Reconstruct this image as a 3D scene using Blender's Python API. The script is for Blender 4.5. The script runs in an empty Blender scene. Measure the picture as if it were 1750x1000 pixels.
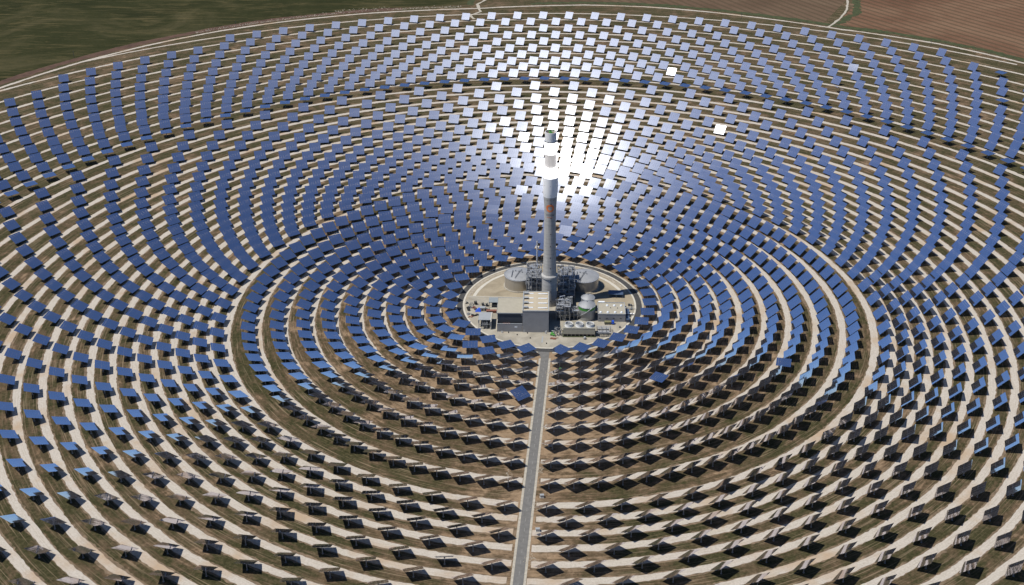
import bpy, math, random
import numpy as np
from mathutils import Vector, Matrix

random.seed(7)
rng = np.random.default_rng(7)
R = math.radians
scene = bpy.context.scene
col = scene.collection

# ------------------------------------------------------------------ camera
CAM = Vector((0.0, -798.585, 446.176))
rt = Vector((0.99972317, 0.02347544, -0.00157534))
upv = Vector((-0.00902506, 0.44445145, 0.89575747))
fw = Vector((-0.02172846, 0.89549529, -0.44454028))
cd = bpy.data.cameras.new("camera")
cam = bpy.data.objects.new("camera", cd)
col.objects.link(cam)
cam.matrix_world = Matrix(((rt.x, upv.x, -fw.x, CAM.x), (rt.y, upv.y, -fw.y, CAM.y),
                           (rt.z, upv.z, -fw.z, CAM.z), (0, 0, 0, 1)))
cd.sensor_width = 36.0
cd.lens = 2018.448 * 36.0 / 1750.0
cd.shift_x = -20.87 / 1750.0
cd.shift_y = -79.71 / 1750.0
cd.clip_start = 1.0
cd.clip_end = 20000.0
scene.camera = cam

# ------------------------------------------------------------------ light
SUN_EL = R(64.0)
SUN_AZ = R(198.0)
sun_dir = Vector((math.cos(SUN_AZ) * math.cos(SUN_EL), math.sin(SUN_AZ) * math.cos(SUN_EL), math.sin(SUN_EL)))
world = bpy.data.worlds.new("World")
scene.world = world
world.use_nodes = True
wn = world.node_tree.nodes
sky = wn.new("ShaderNodeTexSky")
sky.sky_type = 'NISHITA'
sky.sun_disc = False
sky.sun_elevation = SUN_EL
sky.sun_rotation = R(90.0) - SUN_AZ
sky.altitude = 1500.0
sky.air_density = 0.8
sky.dust_density = 0.7
sky.ozone_density = 9.0
world.node_tree.links.new(sky.outputs[0], wn["Background"].inputs[0])
wn["Background"].inputs[1].default_value = 0.10
sl = bpy.data.lights.new("sun", 'SUN')
sl.energy = 4.8
sl.angle = R(0.5)
sl.color = (1.0, 0.95, 0.87)
so = bpy.data.objects.new("sun", sl)
col.objects.link(so)
so.rotation_euler = sun_dir.to_track_quat('Z', 'Y').to_euler()
so.location = (0, 0, 600)

vs = scene.view_settings
vs.view_transform = 'Standard'
vs.look = 'None'
vs.gamma = 1.0
vs.exposure = 0.0
vs.use_curve_mapping = False
scene.render.engine = 'CYCLES'
scene.cycles.caustics_reflective = False
scene.cycles.caustics_refractive = False
scene.cycles.max_bounces = 6
scene.cycles.diffuse_bounces = 1
scene.cycles.glossy_bounces = 5
scene.cycles.sample_clamp_indirect = 6.0


# ------------------------------------------------------------------ materials
def new_mat(name):
    m = bpy.data.materials.new(name)
    m.use_nodes = True
    nt = m.node_tree
    return m, nt, nt.nodes, nt.links, nt.nodes["Principled BSDF"]


def plain(name, c, rough=0.7, metal=0.0, var=0.12, scale=0.6, bump=0.0, spec=0.4, c2=None, stretch=None):
    m, nt, N, L, b = new_mat(name)
    tc = N.new("ShaderNodeTexCoord")
    mp = N.new("ShaderNodeMapping")
    if stretch:
        mp.inputs['Scale'].default_value = stretch
    L.new(tc.outputs['Object'], mp.inputs[0])
    nz = N.new("ShaderNodeTexNoise")
    nz.inputs['Scale'].default_value = scale
    nz.inputs['Detail'].default_value = 8
    nz.inputs['Roughness'].default_value = 0.65
    L.new(mp.outputs[0], nz.inputs['Vector'])
    rp = N.new("ShaderNodeValToRGB")
    rp.color_ramp.elements[0].position = 0.3
    rp.color_ramp.elements[1].position = 0.7
    lo = tuple(x * (1 - var) for x in c) if c2 is None else c2
    hi = tuple(min(1, x * (1 + var)) for x in c)
    rp.color_ramp.elements[0].color = (*lo, 1)
    rp.color_ramp.elements[1].color = (*hi, 1)
    L.new(nz.outputs[0], rp.inputs[0])
    L.new(rp.outputs[0], b.inputs['Base Color'])
    b.inputs['Roughness'].default_value = rough
    b.inputs['Metallic'].default_value = metal
    b.inputs['Specular IOR Level'].default_value = spec
    if bump:
        bp = N.new("ShaderNodeBump")
        bp.inputs['Strength'].default_value = bump
        bp.inputs['Distance'].default_value = 0.3
        L.new(nz.outputs[0], bp.inputs['Height'])
        L.new(bp.outputs[0], b.inputs['Normal'])
    return m


def polar_vec(nt, kr, kt):
    """(r*kr, theta*kt, 0) of the object coordinates: streaks that follow the rings."""
    N, L = nt.nodes, nt.links
    tc = N.new("ShaderNodeTexCoord")
    sp = N.new("ShaderNodeSeparateXYZ")
    L.new(tc.outputs['Object'], sp.inputs[0])
    ln = N.new("ShaderNodeVectorMath"); ln.operation = 'LENGTH'
    L.new(tc.outputs['Object'], ln.inputs[0])
    at = N.new("ShaderNodeMath"); at.operation = 'ARCTAN2'
    L.new(sp.outputs[0], at.inputs[0]); L.new(sp.outputs[1], at.inputs[1])
    m1 = N.new("ShaderNodeMath"); m1.operation = 'MULTIPLY'; m1.inputs[1].default_value = kr
    m2 = N.new("ShaderNodeMath"); m2.operation = 'MULTIPLY'; m2.inputs[1].default_value = kt
    L.new(ln.outputs['Value'], m1.inputs[0]); L.new(at.outputs[0], m2.inputs[0])
    cb = N.new("ShaderNodeCombineXYZ")
    L.new(m1.outputs[0], cb.inputs[0]); L.new(m2.outputs[0], cb.inputs[1])
    return cb.outputs[0], tc, ln.outputs['Value']


def ramp(N, L, src, stops):
    rp = N.new("ShaderNodeValToRGB")
    while len(rp.color_ramp.elements) < len(stops):
        rp.color_ramp.elements.new(0.5)
    for e, (p, c) in zip(rp.color_ramp.elements, stops):
        e.position = p
        e.color = (*c, 1) if len(c) == 3 else c
    L.new(src, rp.inputs[0])
    return rp.outputs[0]


def noise(N, L, vec, scale, detail=6, rough=0.6, dist=0.0):
    nz = N.new("ShaderNodeTexNoise")
    nz.inputs['Scale'].default_value = scale
    nz.inputs['Detail'].default_value = detail
    nz.inputs['Roughness'].default_value = rough
    nz.inputs['Distortion'].default_value = dist
    L.new(vec, nz.inputs['Vector'])
    return nz.outputs[0]


def mixc(N, L, f, a, b, mode='MIX'):
    mx = N.new("ShaderNodeMix"); mx.data_type = 'RGBA'; mx.blend_type = mode
    if isinstance(f, float):
        mx.inputs[0].default_value = f
    else:
        L.new(f, mx.inputs[0])
    for k, v in ((6, a), (7, b)):
        if isinstance(v, tuple):
            mx.inputs[k].default_value = (*v, 1)
        else:
            L.new(v, mx.inputs[k])
    return mx.outputs[2]


def ground_mat():
    m, nt, N, L, b = new_mat("scrub_ground")
    pv, tc, rad = polar_vec(nt, 1.0, 40.0)
    obj = tc.outputs['Object']
    big = noise(N, L, obj, 0.012, 4, 0.55)
    mid = noise(N, L, obj, 0.06, 6, 0.65, 0.5)
    fine = noise(N, L, obj, 0.42, 8, 0.82)
    streak = noise(N, L, pv, 0.42, 5, 0.6)
    grass = ramp(N, L, fine, [(0.3, (0.014, 0.016, 0.006)), (0.5, (0.045, 0.043, 0.019)), (0.72, (0.115, 0.096, 0.050))])
    earth = ramp(N, L, fine, [(0.3, (0.058, 0.040, 0.024)), (0.55, (0.125, 0.086, 0.053)), (0.75, (0.24, 0.175, 0.115))])
    sand = ramp(N, L, fine, [(0.3, (0.20, 0.135, 0.082)), (0.75, (0.35, 0.255, 0.165))])
    # more bare earth near the plant, more grass further out
    mr = N.new("ShaderNodeMapRange")
    mr.inputs[1].default_value = 60; mr.inputs[2].default_value = 230
    mr.inputs[3].default_value = 0.30; mr.inputs[4].default_value = 0.0
    L.new(rad, mr.inputs[0])
    s1 = N.new("ShaderNodeMath"); s1.operation = 'ADD'
    L.new(mid, s1.inputs[0]); L.new(mr.outputs[0], s1.inputs[1])
    a1 = N.new("ShaderNodeMath"); a1.operation = 'MULTIPLY_ADD'; a1.inputs[1].default_value = 0.75
    L.new(streak, a1.inputs[0]); L.new(s1.outputs[0], a1.inputs[2])
    a2 = N.new("ShaderNodeMath"); a2.operation = 'MULTIPLY_ADD'; a2.inputs[1].default_value = 0.6
    L.new(big, a2.inputs[0]); L.new(a1.outputs[0], a2.inputs[2])
    f1 = ramp(N, L, a2.outputs[0], [(0.0, (0, 0, 0)), (1.0, (1, 1, 1))])
    sp = N.new("ShaderNodeSeparateXYZ"); L.new(obj, sp.inputs[0])
    rx = N.new("ShaderNodeMath"); rx.operation = 'MULTIPLY_ADD'; rx.inputs[1].default_value = -0.055
    L.new(sp.outputs[1], rx.inputs[0]); L.new(sp.outputs[0], rx.inputs[2])
    ab = N.new("ShaderNodeMath"); ab.operation = 'ABSOLUTE'; L.new(rx.outputs[0], ab.inputs[0])
    nr = N.new("ShaderNodeMapRange"); nr.inputs[1].default_value = 8; nr.inputs[2].default_value = 75
    nr.inputs[3].default_value = 0.24; nr.inputs[4].default_value = 0.0
    L.new(ab.outputs[0], nr.inputs[0])
    sy = N.new("ShaderNodeMapRange"); sy.inputs[1].default_value = -40; sy.inputs[2].default_value = 20
    sy.inputs[3].default_value = 1.0; sy.inputs[4].default_value = 0.0
    L.new(sp.outputs[1], sy.inputs[0])
    ns = N.new("ShaderNodeMath"); ns.operation = 'MULTIPLY_ADD'
    L.new(nr.outputs[0], ns.inputs[0]); L.new(sy.outputs[0], ns.inputs[1]); L.new(a2.outputs[0], ns.inputs[2])
    a2 = ns
    fr = N.new("ShaderNodeMapRange")
    fr.inputs[1].default_value = 1.10; fr.inputs[2].default_value = 1.36
    L.new(a2.outputs[0], fr.inputs[0])
    fr2 = N.new("ShaderNodeMapRange")
    fr2.inputs[1].default_value = 1.33; fr2.inputs[2].default_value = 1.50
    L.new(a2.outputs[0], fr2.inputs[0])
    N.remove(f1.node)
    c = mixc(N, L, fr.outputs[0], grass, earth)
    c = mixc(N, L, fr2.outputs[0], c, sand)
    # wheel ruts along the rings
    rv, _, _ = polar_vec(nt, 1.0, 6.0)
    rut = noise(N, L, rv, 1.3, 3, 0.5)
    rr = N.new("ShaderNodeMapRange")
    rr.inputs[1].default_value = 0.56; rr.inputs[2].default_value = 0.68; rr.inputs[4].default_value = 0.7
    L.new(rut, rr.inputs[0])
    c = mixc(N, L, rr.outputs[0], c, (0.25, 0.19, 0.125))
    L.new(c, b.inputs['Base Color'])
    b.inputs['Roughness'].default_value = 1.0
    b.inputs['Specular IOR Level'].default_value = 0.1
    bp = N.new("ShaderNodeBump"); bp.inputs['Strength'].default_value = 0.7; bp.inputs['Distance'].default_value = 0.5
    L.new(fine, bp.inputs['Height']); L.new(bp.outputs[0], b.inputs['Normal'])
    return m


def track_mat():
    m, nt, N, L, b = new_mat("white_gravel")
    pv, tc, rad = polar_vec(nt, 1.0, 14.0)
    obj = tc.outputs['Object']
    fine = noise(N, L, obj, 0.8, 6, 0.7)
    big = noise(N, L, obj, 0.022, 4, 0.6)
    base = ramp(N, L, fine, [(0.25, (0.33, 0.295, 0.25)), (0.5, (0.45, 0.41, 0.355)), (0.8, (0.55, 0.51, 0.45))])
    br = N.new("ShaderNodeMapRange")
    br.inputs[1].default_value = 0.53; br.inputs[2].default_value = 0.68; br.inputs[4].default_value = 0.8
    L.new(big, br.inputs[0])
    c = mixc(N, L, br.outputs[0], base, (0.38, 0.27, 0.17))
    rut = noise(N, L, pv, 1.6, 3, 0.5)
    rr = N.new("ShaderNodeMapRange")
    rr.inputs[1].default_value = 0.50; rr.inputs[2].default_value = 0.66; rr.inputs[4].default_value = 0.5
    L.new(rut, rr.inputs[0])
    c = mixc(N, L, rr.outputs[0], c, (0.33, 0.28, 0.22))
    L.new(c, b.inputs['Base Color'])
    b.inputs['Roughness'].default_value = 1.0
    b.inputs['Specular IOR Level'].default_value = 0.1
    return m


def field_mat(name, cols, ang, per, patch, streak=0.5):
    m, nt, N, L, b = new_mat(name)
    tc = N.new("ShaderNodeTexCoord")
    mp = N.new("ShaderNodeMapping")
    mp.inputs['Rotation'].default_value = (0, 0, -ang)
    L.new(tc.outputs['Object'], mp.inputs[0])
    big = noise(N, L, tc.outputs['Object'], patch, 6, 0.6, 1.2)
    c = ramp(N, L, big, cols)
    if per:
        wv = N.new("ShaderNodeTexWave")
        wv.wave_type = 'BANDS'; wv.bands_direction = 'Y'
        wv.inputs['Scale'].default_value = 0.314 / per
        wv.inputs['Distortion'].default_value = 0.6
        wv.inputs['Detail'].default_value = 3
        wv.inputs['Detail Scale'].default_value = 0.5
        L.new(mp.outputs[0], wv.inputs['Vector'])
        rr = N.new("ShaderNodeMapRange"); rr.inputs[1].default_value = 0.45; rr.inputs[2].default_value = 0.95
        rr.inputs[4].default_value = streak
        L.new(wv.outputs[1], rr.inputs[0])
        c = mixc(N, L, rr.outputs[0], c, (0.075, 0.062, 0.038))
    else:
        sm = N.new("ShaderNodeMapping"); sm.inputs['Scale'].default_value = (0.015, 0.09, 1)
        sm.inputs['Rotation'].default_value = (0, 0, -ang)
        L.new(tc.outputs['Object'], sm.inputs[0])
        s2 = noise(N, L, sm.outputs[0], 1.0, 8, 0.7, 1.5)
        rr = N.new("ShaderNodeMapRange"); rr.inputs[1].default_value = 0.5; rr.inputs[2].default_value = 0.75
        rr.inputs[4].default_value = streak
        L.new(s2, rr.inputs[0])
        c = mixc(N, L, rr.outputs[0], c, (0.13, 0.105, 0.05))
    fine = noise(N, L, tc.outputs['Object'], 0.35, 5, 0.7)
    c = mixc(N, L, 0.35, c, ramp(N, L, fine, [(0.3, (0.25, 0.25, 0.25)), (0.7, (1.0, 1.0, 1.0))]), 'MULTIPLY')
    L.new(c, b.inputs['Base Color'])
    b.inputs['Roughness'].default_value = 1.0
    b.inputs['Specular IOR Level'].default_value = 0.05
    return m


def mirror_mat(name, haze=0.050, hr=0.165):
    """Second-surface glass mirror with a film of dust: a sharp lobe and a weak broad one."""
    m, nt, N, L, b = new_mat(name)
    N.remove(b)
    g1 = N.new("ShaderNodeBsdfAnisotropic"); g1.inputs['Roughness'].default_value = 0.03
    g1.inputs['Color'].default_value = (0.84, 0.83, 0.93, 1)
    g2 = N.new("ShaderNodeBsdfAnisotropic"); g2.inputs['Roughness'].default_value = hr
    g2.inputs['Color'].default_value = (0.85, 0.87, 0.9, 1)
    d = N.new("ShaderNodeBsdfDiffuse"); d.inputs['Color'].default_value = (0.42, 0.40, 0.36, 1)
    g3 = N.new("ShaderNodeBsdfAnisotropic"); g3.inputs['Roughness'].default_value = 0.34
    g3.inputs['Color'].default_value = (0.80, 0.87, 0.98, 1)
    mh = N.new("ShaderNodeMixShader"); mh.inputs[0].default_value = 0.60
    L.new(g2.outputs[0], mh.inputs[1]); L.new(g3.outputs[0], mh.inputs[2])
    mx = N.new("ShaderNodeMixShader"); mx.inputs[0].default_value = haze
    L.new(g1.outputs[0], mx.inputs[1]); L.new(mh.outputs[0], mx.inputs[2])
    oi = N.new("ShaderNodeTexCoord")
    nz = noise(N, L, oi.outputs['Object'], 0.05, 3, 0.6)
    dr = N.new("ShaderNodeMapRange"); dr.inputs[1].default_value = 0.3; dr.inputs[2].default_value = 0.7
    dr.inputs[3].default_value = 0.004; dr.inputs[4].default_value = 0.02
    L.new(nz, dr.inputs[0])
    mx2 = N.new("ShaderNodeMixShader")
    L.new(dr.outputs[0], mx2.inputs[0])
    L.new(mx.outputs[0], mx2.inputs[1]); L.new(d.outputs[0], mx2.inputs[2])
    L.new(mx2.outputs[0], N["Material Output"].inputs[0])
    return m


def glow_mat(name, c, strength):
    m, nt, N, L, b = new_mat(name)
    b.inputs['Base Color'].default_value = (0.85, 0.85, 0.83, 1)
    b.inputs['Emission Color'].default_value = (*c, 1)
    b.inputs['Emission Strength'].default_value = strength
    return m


def concrete_mat():
    m, nt, N, L, b = new_mat("tower_concrete")
    tc = N.new("ShaderNodeTexCoord")
    sp = N.new("ShaderNodeSeparateXYZ"); L.new(tc.outputs['Object'], sp.inputs[0])
    mz = N.new("ShaderNodeCombineXYZ"); L.new(sp.outputs[2], mz.inputs[2])
    lift = noise(N, L, mz.outputs[0], 0.42, 3, 0.7)
    st = N.new("ShaderNodeMapping"); st.inputs['Scale'].default_value = (1.2, 1.2, 0.06)
    L.new(tc.outputs['Object'], st.inputs[0])
    stn = noise(N, L, st.outputs[0], 1.0, 5, 0.6)
    a = N.new("ShaderNodeMath"); a.operation = 'ADD'
    L.new(lift, a.inputs[0]); L.new(stn, a.inputs[1])
    hf = N.new("ShaderNodeMath"); hf.operation = 'MULTIPLY'; hf.inputs[1].default_value = 0.5
    L.new(a.outputs[0], hf.inputs[0])
    c = ramp(N, L, hf.outputs[0], [(0.35, (0.34, 0.335, 0.32)), (0.65, (0.50, 0.49, 0.465))])
    # pour joints every 3 m
    wv = N.new("ShaderNodeMath"); wv.operation = 'PINGPONG'; wv.inputs[1].default_value = 1.5
    L.new(sp.outputs[2], wv.inputs[0])
    jr = N.new("ShaderNodeMapRange"); jr.inputs[1].default_value = 0.0; jr.inputs[2].default_value = 0.22
    jr.inputs[3].default_value = 0.5; jr.inputs[4].default_value = 0.0
    L.new(wv.outputs[0], jr.inputs[0])
    c = mixc(N, L, jr.outputs[0], c, (0.17, 0.165, 0.155))
    L.new(c, b.inputs['Base Color'])
    b.inputs['Roughness'].default_value = 0.9
    b.inputs['Specular IOR Level'].default_value = 0.2
    return m


def pad_mat(name, c_lo, c_hi, stain, scale=0.08):
    m, nt, N, L, b = new_mat(name)
    tc = N.new("ShaderNodeTexCoord")
    o = tc.outputs['Object']
    big = noise(N, L, o, scale, 5, 0.6, 0.8)
    fine = noise(N, L, o, 1.5, 6, 0.7)
    c = ramp(N, L, big, [(0.35, c_lo), (0.6, c_hi)])
    c = mixc(N, L, 0.4, c, ramp(N, L, fine, [(0.25, (0.55, 0.55, 0.55)), (0.7, (1, 1, 1))]), 'MULTIPLY')
    s2 = noise(N, L, o, scale * 2.3, 4, 0.7, 1.5)
    rr = N.new("ShaderNodeMapRange"); rr.inputs[1].default_value = 0.58; rr.inputs[2].default_value = 0.70
    rr.inputs[4].default_value = 0.6
    L.new(s2, rr.inputs[0])
    c = mixc(N, L, rr.outputs[0], c, stain)
    L.new(c, b.inputs['Base Color'])
    b.inputs['Roughness'].default_value = 0.95
    b.inputs['Specular IOR Level'].default_value = 0.15
    return m


def ribbed(name, c, per=0.6, metal=0.0, rough=0.5):
    m = plain(name, c, rough=rough, metal=metal, var=0.10, scale=0.25)
    nt = m.node_tree; N, L = nt.nodes, nt.links
    tc = N.new("ShaderNodeTexCoord")
    sp = N.new("ShaderNodeSeparateXYZ"); L.new(tc.outputs['Object'], sp.inputs[0])
    s = N.new("ShaderNodeMath"); s.operation = 'ADD'
    L.new(sp.outputs[0], s.inputs[0]); L.new(sp.outputs[1], s.inputs[1])
    w = N.new("ShaderNodeMath"); w.operation = 'PINGPONG'; w.inputs[1].default_value = per / 2
    L.new(s.outputs[0], w.inputs[0])
    bp = N.new("ShaderNodeBump"); bp.inputs['Strength'].default_value = 0.6; bp.inputs['Distance'].default_value = 0.1
    L.new(w.outputs[0], bp.inputs['Height'])
    L.new(bp.outputs[0], N["Principled BSDF"].inputs['Normal'])
    return m


M = {}
M['ground'] = ground_mat()
M['track'] = track_mat()
M['plough'] = field_mat("ploughed_earth", [(0.25, (0.085, 0.042, 0.026)), (0.48, (0.165, 0.092, 0.058)), (0.75, (0.24, 0.155, 0.10))], R(-57), 14.0, 0.006, 0.65)
M['plough2'] = field_mat("ploughed_dark_earth", [(0.25, (0.090, 0.058, 0.038)), (0.5, (0.135, 0.09, 0.06)), (0.75, (0.19, 0.135, 0.09))], R(-62), 13.0, 0.006, 0.6)
M['pasture'] = field_mat("pasture_grass", [(0.25, (0.018, 0.022, 0.009)), (0.5, (0.034, 0.037, 0.015)), (0.75, (0.095, 0.082, 0.042))], R(25), 0, 0.006, 0.9)
M['bank'] = plain("bank_earth", (0.085, 0.048, 0.032), 1.0, 0, 0.4, 0.08)
M['ditch'] = plain("ditch_scrub", (0.045, 0.055, 0.02), 1.0, 0, 0.5, 0.15, bump=0.5)
M['margin'] = plain("track_margin_earth", (0.175, 0.125, 0.083), 1.0, 0, 0.4, 0.25, c2=(0.07, 0.055, 0.032))
M['asphalt'] = plain("asphalt", (0.15, 0.147, 0.14), 0.95, 0, 0.16, 0.35, spec=0.2)
M['asphalt_dark'] = plain("ring_asphalt", (0.062, 0.062, 0.062), 0.95, 0, 0.25, 0.25, spec=0.2)
M['shoulder'] = plain("shoulder_gravel", (0.38, 0.35, 0.29), 1.0, 0, 0.25, 0.5)
M['line'] = plain("road_paint", (0.27, 0.265, 0.25), 0.8, 0, 0.3, 2.0)
M['pad'] = pad_mat("concrete_apron", (0.27, 0.25, 0.205), (0.40, 0.37, 0.305), (0.36, 0.28, 0.18), 0.06)
M['sandpad'] = pad_mat("sandy_yard", (0.26, 0.22, 0.155), (0.36, 0.31, 0.225), (0.33, 0.245, 0.15), 0.07)
M['kerb'] = plain("kerb_concrete", (0.50, 0.47, 0.40), 0.9, 0, 0.1, 0.5)
M['mirror'] = mirror_mat("mirror_glass")
M['steel'] = plain("galvanised_steel", (0.33, 0.34, 0.35), 0.5, 0.5, 0.15, 0.8)
M['back'] = plain("mirror_back", (0.09, 0.093, 0.10), 0.7, 0.1, 0.15, 0.8)
M['darksteel'] = plain("dark_steel", (0.10, 0.11, 0.12), 0.6, 0.3, 0.25, 0.5)
M['pipe'] = plain("aluminium_cladding", (0.58, 0.60, 0.62), 0.42, 0.7, 0.15, 0.7)
M['tankroof'] = plain("tank_roof_aluminium", (0.31, 0.32, 0.33), 0.62, 0.25, 0.15, 0.25)
M['tankwall'] = plain("tank_wall_cladding", (0.46, 0.43, 0.37), 0.42, 0.6, 0.12, 0.12, stretch=(1, 1, 0.2))
M['silowall'] = plain("grey_tank_wall", (0.33, 0.34, 0.34), 0.5, 0.4, 0.1, 0.2)
M['concrete'] = concrete_mat()
M['cone'] = plain("white_heat_cladding", (0.90, 0.90, 0.89), 0.6, 0, 0.04, 0.15)
M['glow'] = glow_mat("sunlit_heat_shield", (1.0, 0.99, 0.97), 3.0)  # emission stands in for sunlight the mirrors concentrate on the shield bands
M['glow2'] = glow_mat("heat_shield_faint_glow", (1.0, 0.98, 0.95), 1.2)  # weaker emission for the same concentrated mirror light
M['receiver'] = glow_mat("receiver_tubes", (0.95, 0.90, 0.85), 0.38)  # tubes given their own emission in place of light thrown by the mirrors
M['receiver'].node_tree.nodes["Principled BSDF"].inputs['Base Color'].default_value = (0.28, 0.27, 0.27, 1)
M['cap'] = plain("tower_cap_white", (0.82, 0.82, 0.81), 0.6, 0, 0.08, 0.4)
M['orange'] = plain("orange_paint", (0.72, 0.20, 0.06), 0.7, 0, 0.05, 0.5)
M['greytext'] = plain("grey_paint", (0.12, 0.13, 0.14), 0.7, 0, 0.05, 0.5)
M['wall'] = ribbed("grey_sheet_wall", (0.25, 0.255, 0.265), 0.8)
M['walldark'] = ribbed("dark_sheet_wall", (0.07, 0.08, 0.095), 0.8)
M['beigewall'] = ribbed("beige_panel_wall", (0.36, 0.34, 0.27), 0.9)
M['roof'] = plain("beige_roof", (0.42, 0.365, 0.27), 0.9, 0, 0.08, 0.3)
M['roof2'] = plain("pale_roof", (0.35, 0.325, 0.26), 0.9, 0, 0.08, 0.3)
M['trim'] = plain("grey_trim", (0.34, 0.36, 0.37), 0.6, 0.2, 0.08, 0.5)
M['skylight'] = plain("skylight_panel", (0.68, 0.72, 0.76), 0.35, 0, 0.05, 0.5)
M['black'] = plain("black_plastic", (0.015, 0.015, 0.017), 0.6, 0, 0.2, 1.0)
M['rust'] = plain("rusty_red", (0.24, 0.10, 0.07), 0.9, 0.0, 0.3, 0.5)
M['blue'] = plain("blue_tarpaulin", (0.02, 0.09, 0.55), 0.5, 0, 0.15, 0.6)
M['bluedark'] = plain("dark_blue_paint", (0.06, 0.09, 0.15), 0.5, 0, 0.2, 0.5)
M['green'] = plain("green_paint", (0.06, 0.26, 0.04), 0.6, 0, 0.2, 0.5)
M['yellow'] = plain("yellow_paint", (0.20, 0.19, 0.10), 0.6, 0, 0.15, 0.5)
M['white'] = plain("white_paint", (0.75, 0.75, 0.73), 0.5, 0, 0.05, 0.5)
M['glass'] = plain("dark_glass", (0.02, 0.025, 0.03), 0.1, 0, 0.1, 0.5)
M['rock'] = plain("pale_rock", (0.32, 0.28, 0.22), 1.0, 0, 0.3, 0.4)
M['tyre'] = plain("tyre_rubber", (0.02, 0.02, 0.02), 0.8, 0, 0.1, 1.0)


# ------------------------------------------------------------------ mesh helpers
class MB:
    def __init__(self):
        self.v = []; self.f = []; self.mi = []

    def add(self, vs_, fs, mi=0):
        o = len(self.v)
        self.v.extend([tuple(p) for p in vs_])
        self.f.extend([tuple(i + o for i in f) for f in fs])
        self.mi.extend([mi] * len(fs))
        return self

    def box(self, x0, x1, y0, y1, z0, z1, mi=0):
        return self.add([(x0, y0, z0), (x1, y0, z0), (x1, y1, z0), (x0, y1, z0), (x0, y0, z1), (x1, y0, z1), (x1, y1, z1), (x0, y1, z1)],
                        [(3, 2, 1, 0), (4, 5, 6, 7), (0, 1, 5, 4), (1, 2, 6, 5), (2, 3, 7, 6), (3, 0, 4, 7)], mi)

    def hexa(self, pts, mi=0):
        return self.add(pts, [(3, 2, 1, 0), (4, 5, 6, 7), (0, 1, 5, 4), (1, 2, 6, 5), (2, 3, 7, 6), (3, 0, 4, 7)], mi)

    def beam(self, a, b, w, h=None, mi=0):
        a, b = Vector(a), Vector(b)
        h = h or w
        d = (b - a).normalized()
        s = d.cross(Vector((0, 0, 1)))
        s = Vector((1, 0, 0)) if s.length < 1e-4 else s.normalized()
        t = s.cross(d)
        s *= w / 2; t *= h / 2
        return self.hexa([a - s - t, a + s - t, b + s - t, b - s - t, a - s + t, a + s + t, b + s + t, b - s + t], mi)

    def lathe(self, cx, cy, prof, n=32, cap_lo=False, cap_hi=False, mi=0):
        vs_, fs = [], []
        for r, z in prof:
            for k in range(n):
                a = 2 * math.pi * k / n
                vs_.append((cx + r * math.cos(a), cy + r * math.sin(a), z))
        for i in range(len(prof) - 1):
            for k in range(n):
                k2 = (k + 1) % n
                fs.append((i * n + k, i * n + k2, (i + 1) * n + k2, (i + 1) * n + k))
        if cap_lo:
            fs.append(tuple(range(n))[::-1])
        if cap_hi:
            fs.append(tuple((len(prof) - 1) * n + k for k in range(n)))
        return self.add(vs_, fs, mi)

    def tube(self, pts, r, n=8, mi=0):
        pts = [Vector(p) for p in pts]
        vs_, fs = [], []
        for i, p in enumerate(pts):
            d = (pts[min(i + 1, len(pts) - 1)] - pts[max(i - 1, 0)]).normalized()
            s = d.cross(Vector((0, 0, 1)))
            s = Vector((1, 0, 0)) if s.length < 1e-3 else s.normalized()
            t = s.cross(d)
            for k in range(n):
                a = 2 * math.pi * k / n
                vs_.append(p + (s * math.cos(a) + t * math.sin(a)) * r)
        for i in range(len(pts) - 1):
            for k in range(n):
                k2 = (k + 1) % n
                fs.append((i * n + k, i * n + k2, (i + 1) * n + k2, (i + 1) * n + k))
        fs.append(tuple(range(n))[::-1])
        fs.append(tuple((len(pts) - 1) * n + k for k in range(n)))
        return self.add(vs_, fs, mi)

    def mesh(self, name, mats, smooth=False):
        me = bpy.data.meshes.new(name)
        me.from_pydata(self.v, [], self.f)
        for m in (mats if isinstance(mats, (list, tuple)) else [mats]):
            me.materials.append(m)
        if any(self.mi):
            me.polygons.foreach_set("material_index", self.mi)
        if smooth:
            me.polygons.foreach_set("use_smooth", [len(f) == 4 for f in self.f])
            try:
                me.set_sharp_from_angle(angle=R(40))
            except Exception:
                pass
        me.update()
        return me

    def build(self, name, mats, parent=None, smooth=False, kind=None, loc=None):
        o = bpy.data.objects.new(name, self.mesh(name, mats, smooth))
        col.objects.link(o)
        if parent:
            o.parent = parent
        if loc:
            o.location = loc
        if kind:
            o['kind'] = kind
        return o


def tag(o, label, cat, group=None):
    o['label'] = label; o['category'] = cat
    if group:
        o['group'] = group
    return o


def thing(name, label, cat, loc=(0, 0, 0), rz=0.0, group=None):
    o = bpy.data.objects.new(name, None)
    col.objects.link(o)
    o.location = loc; o.rotation_euler = (0, 0, rz)
    o.empty_display_size = 0.5
    return tag(o, label, cat, group)


def place(parts_parent, obs):
    pass


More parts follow.
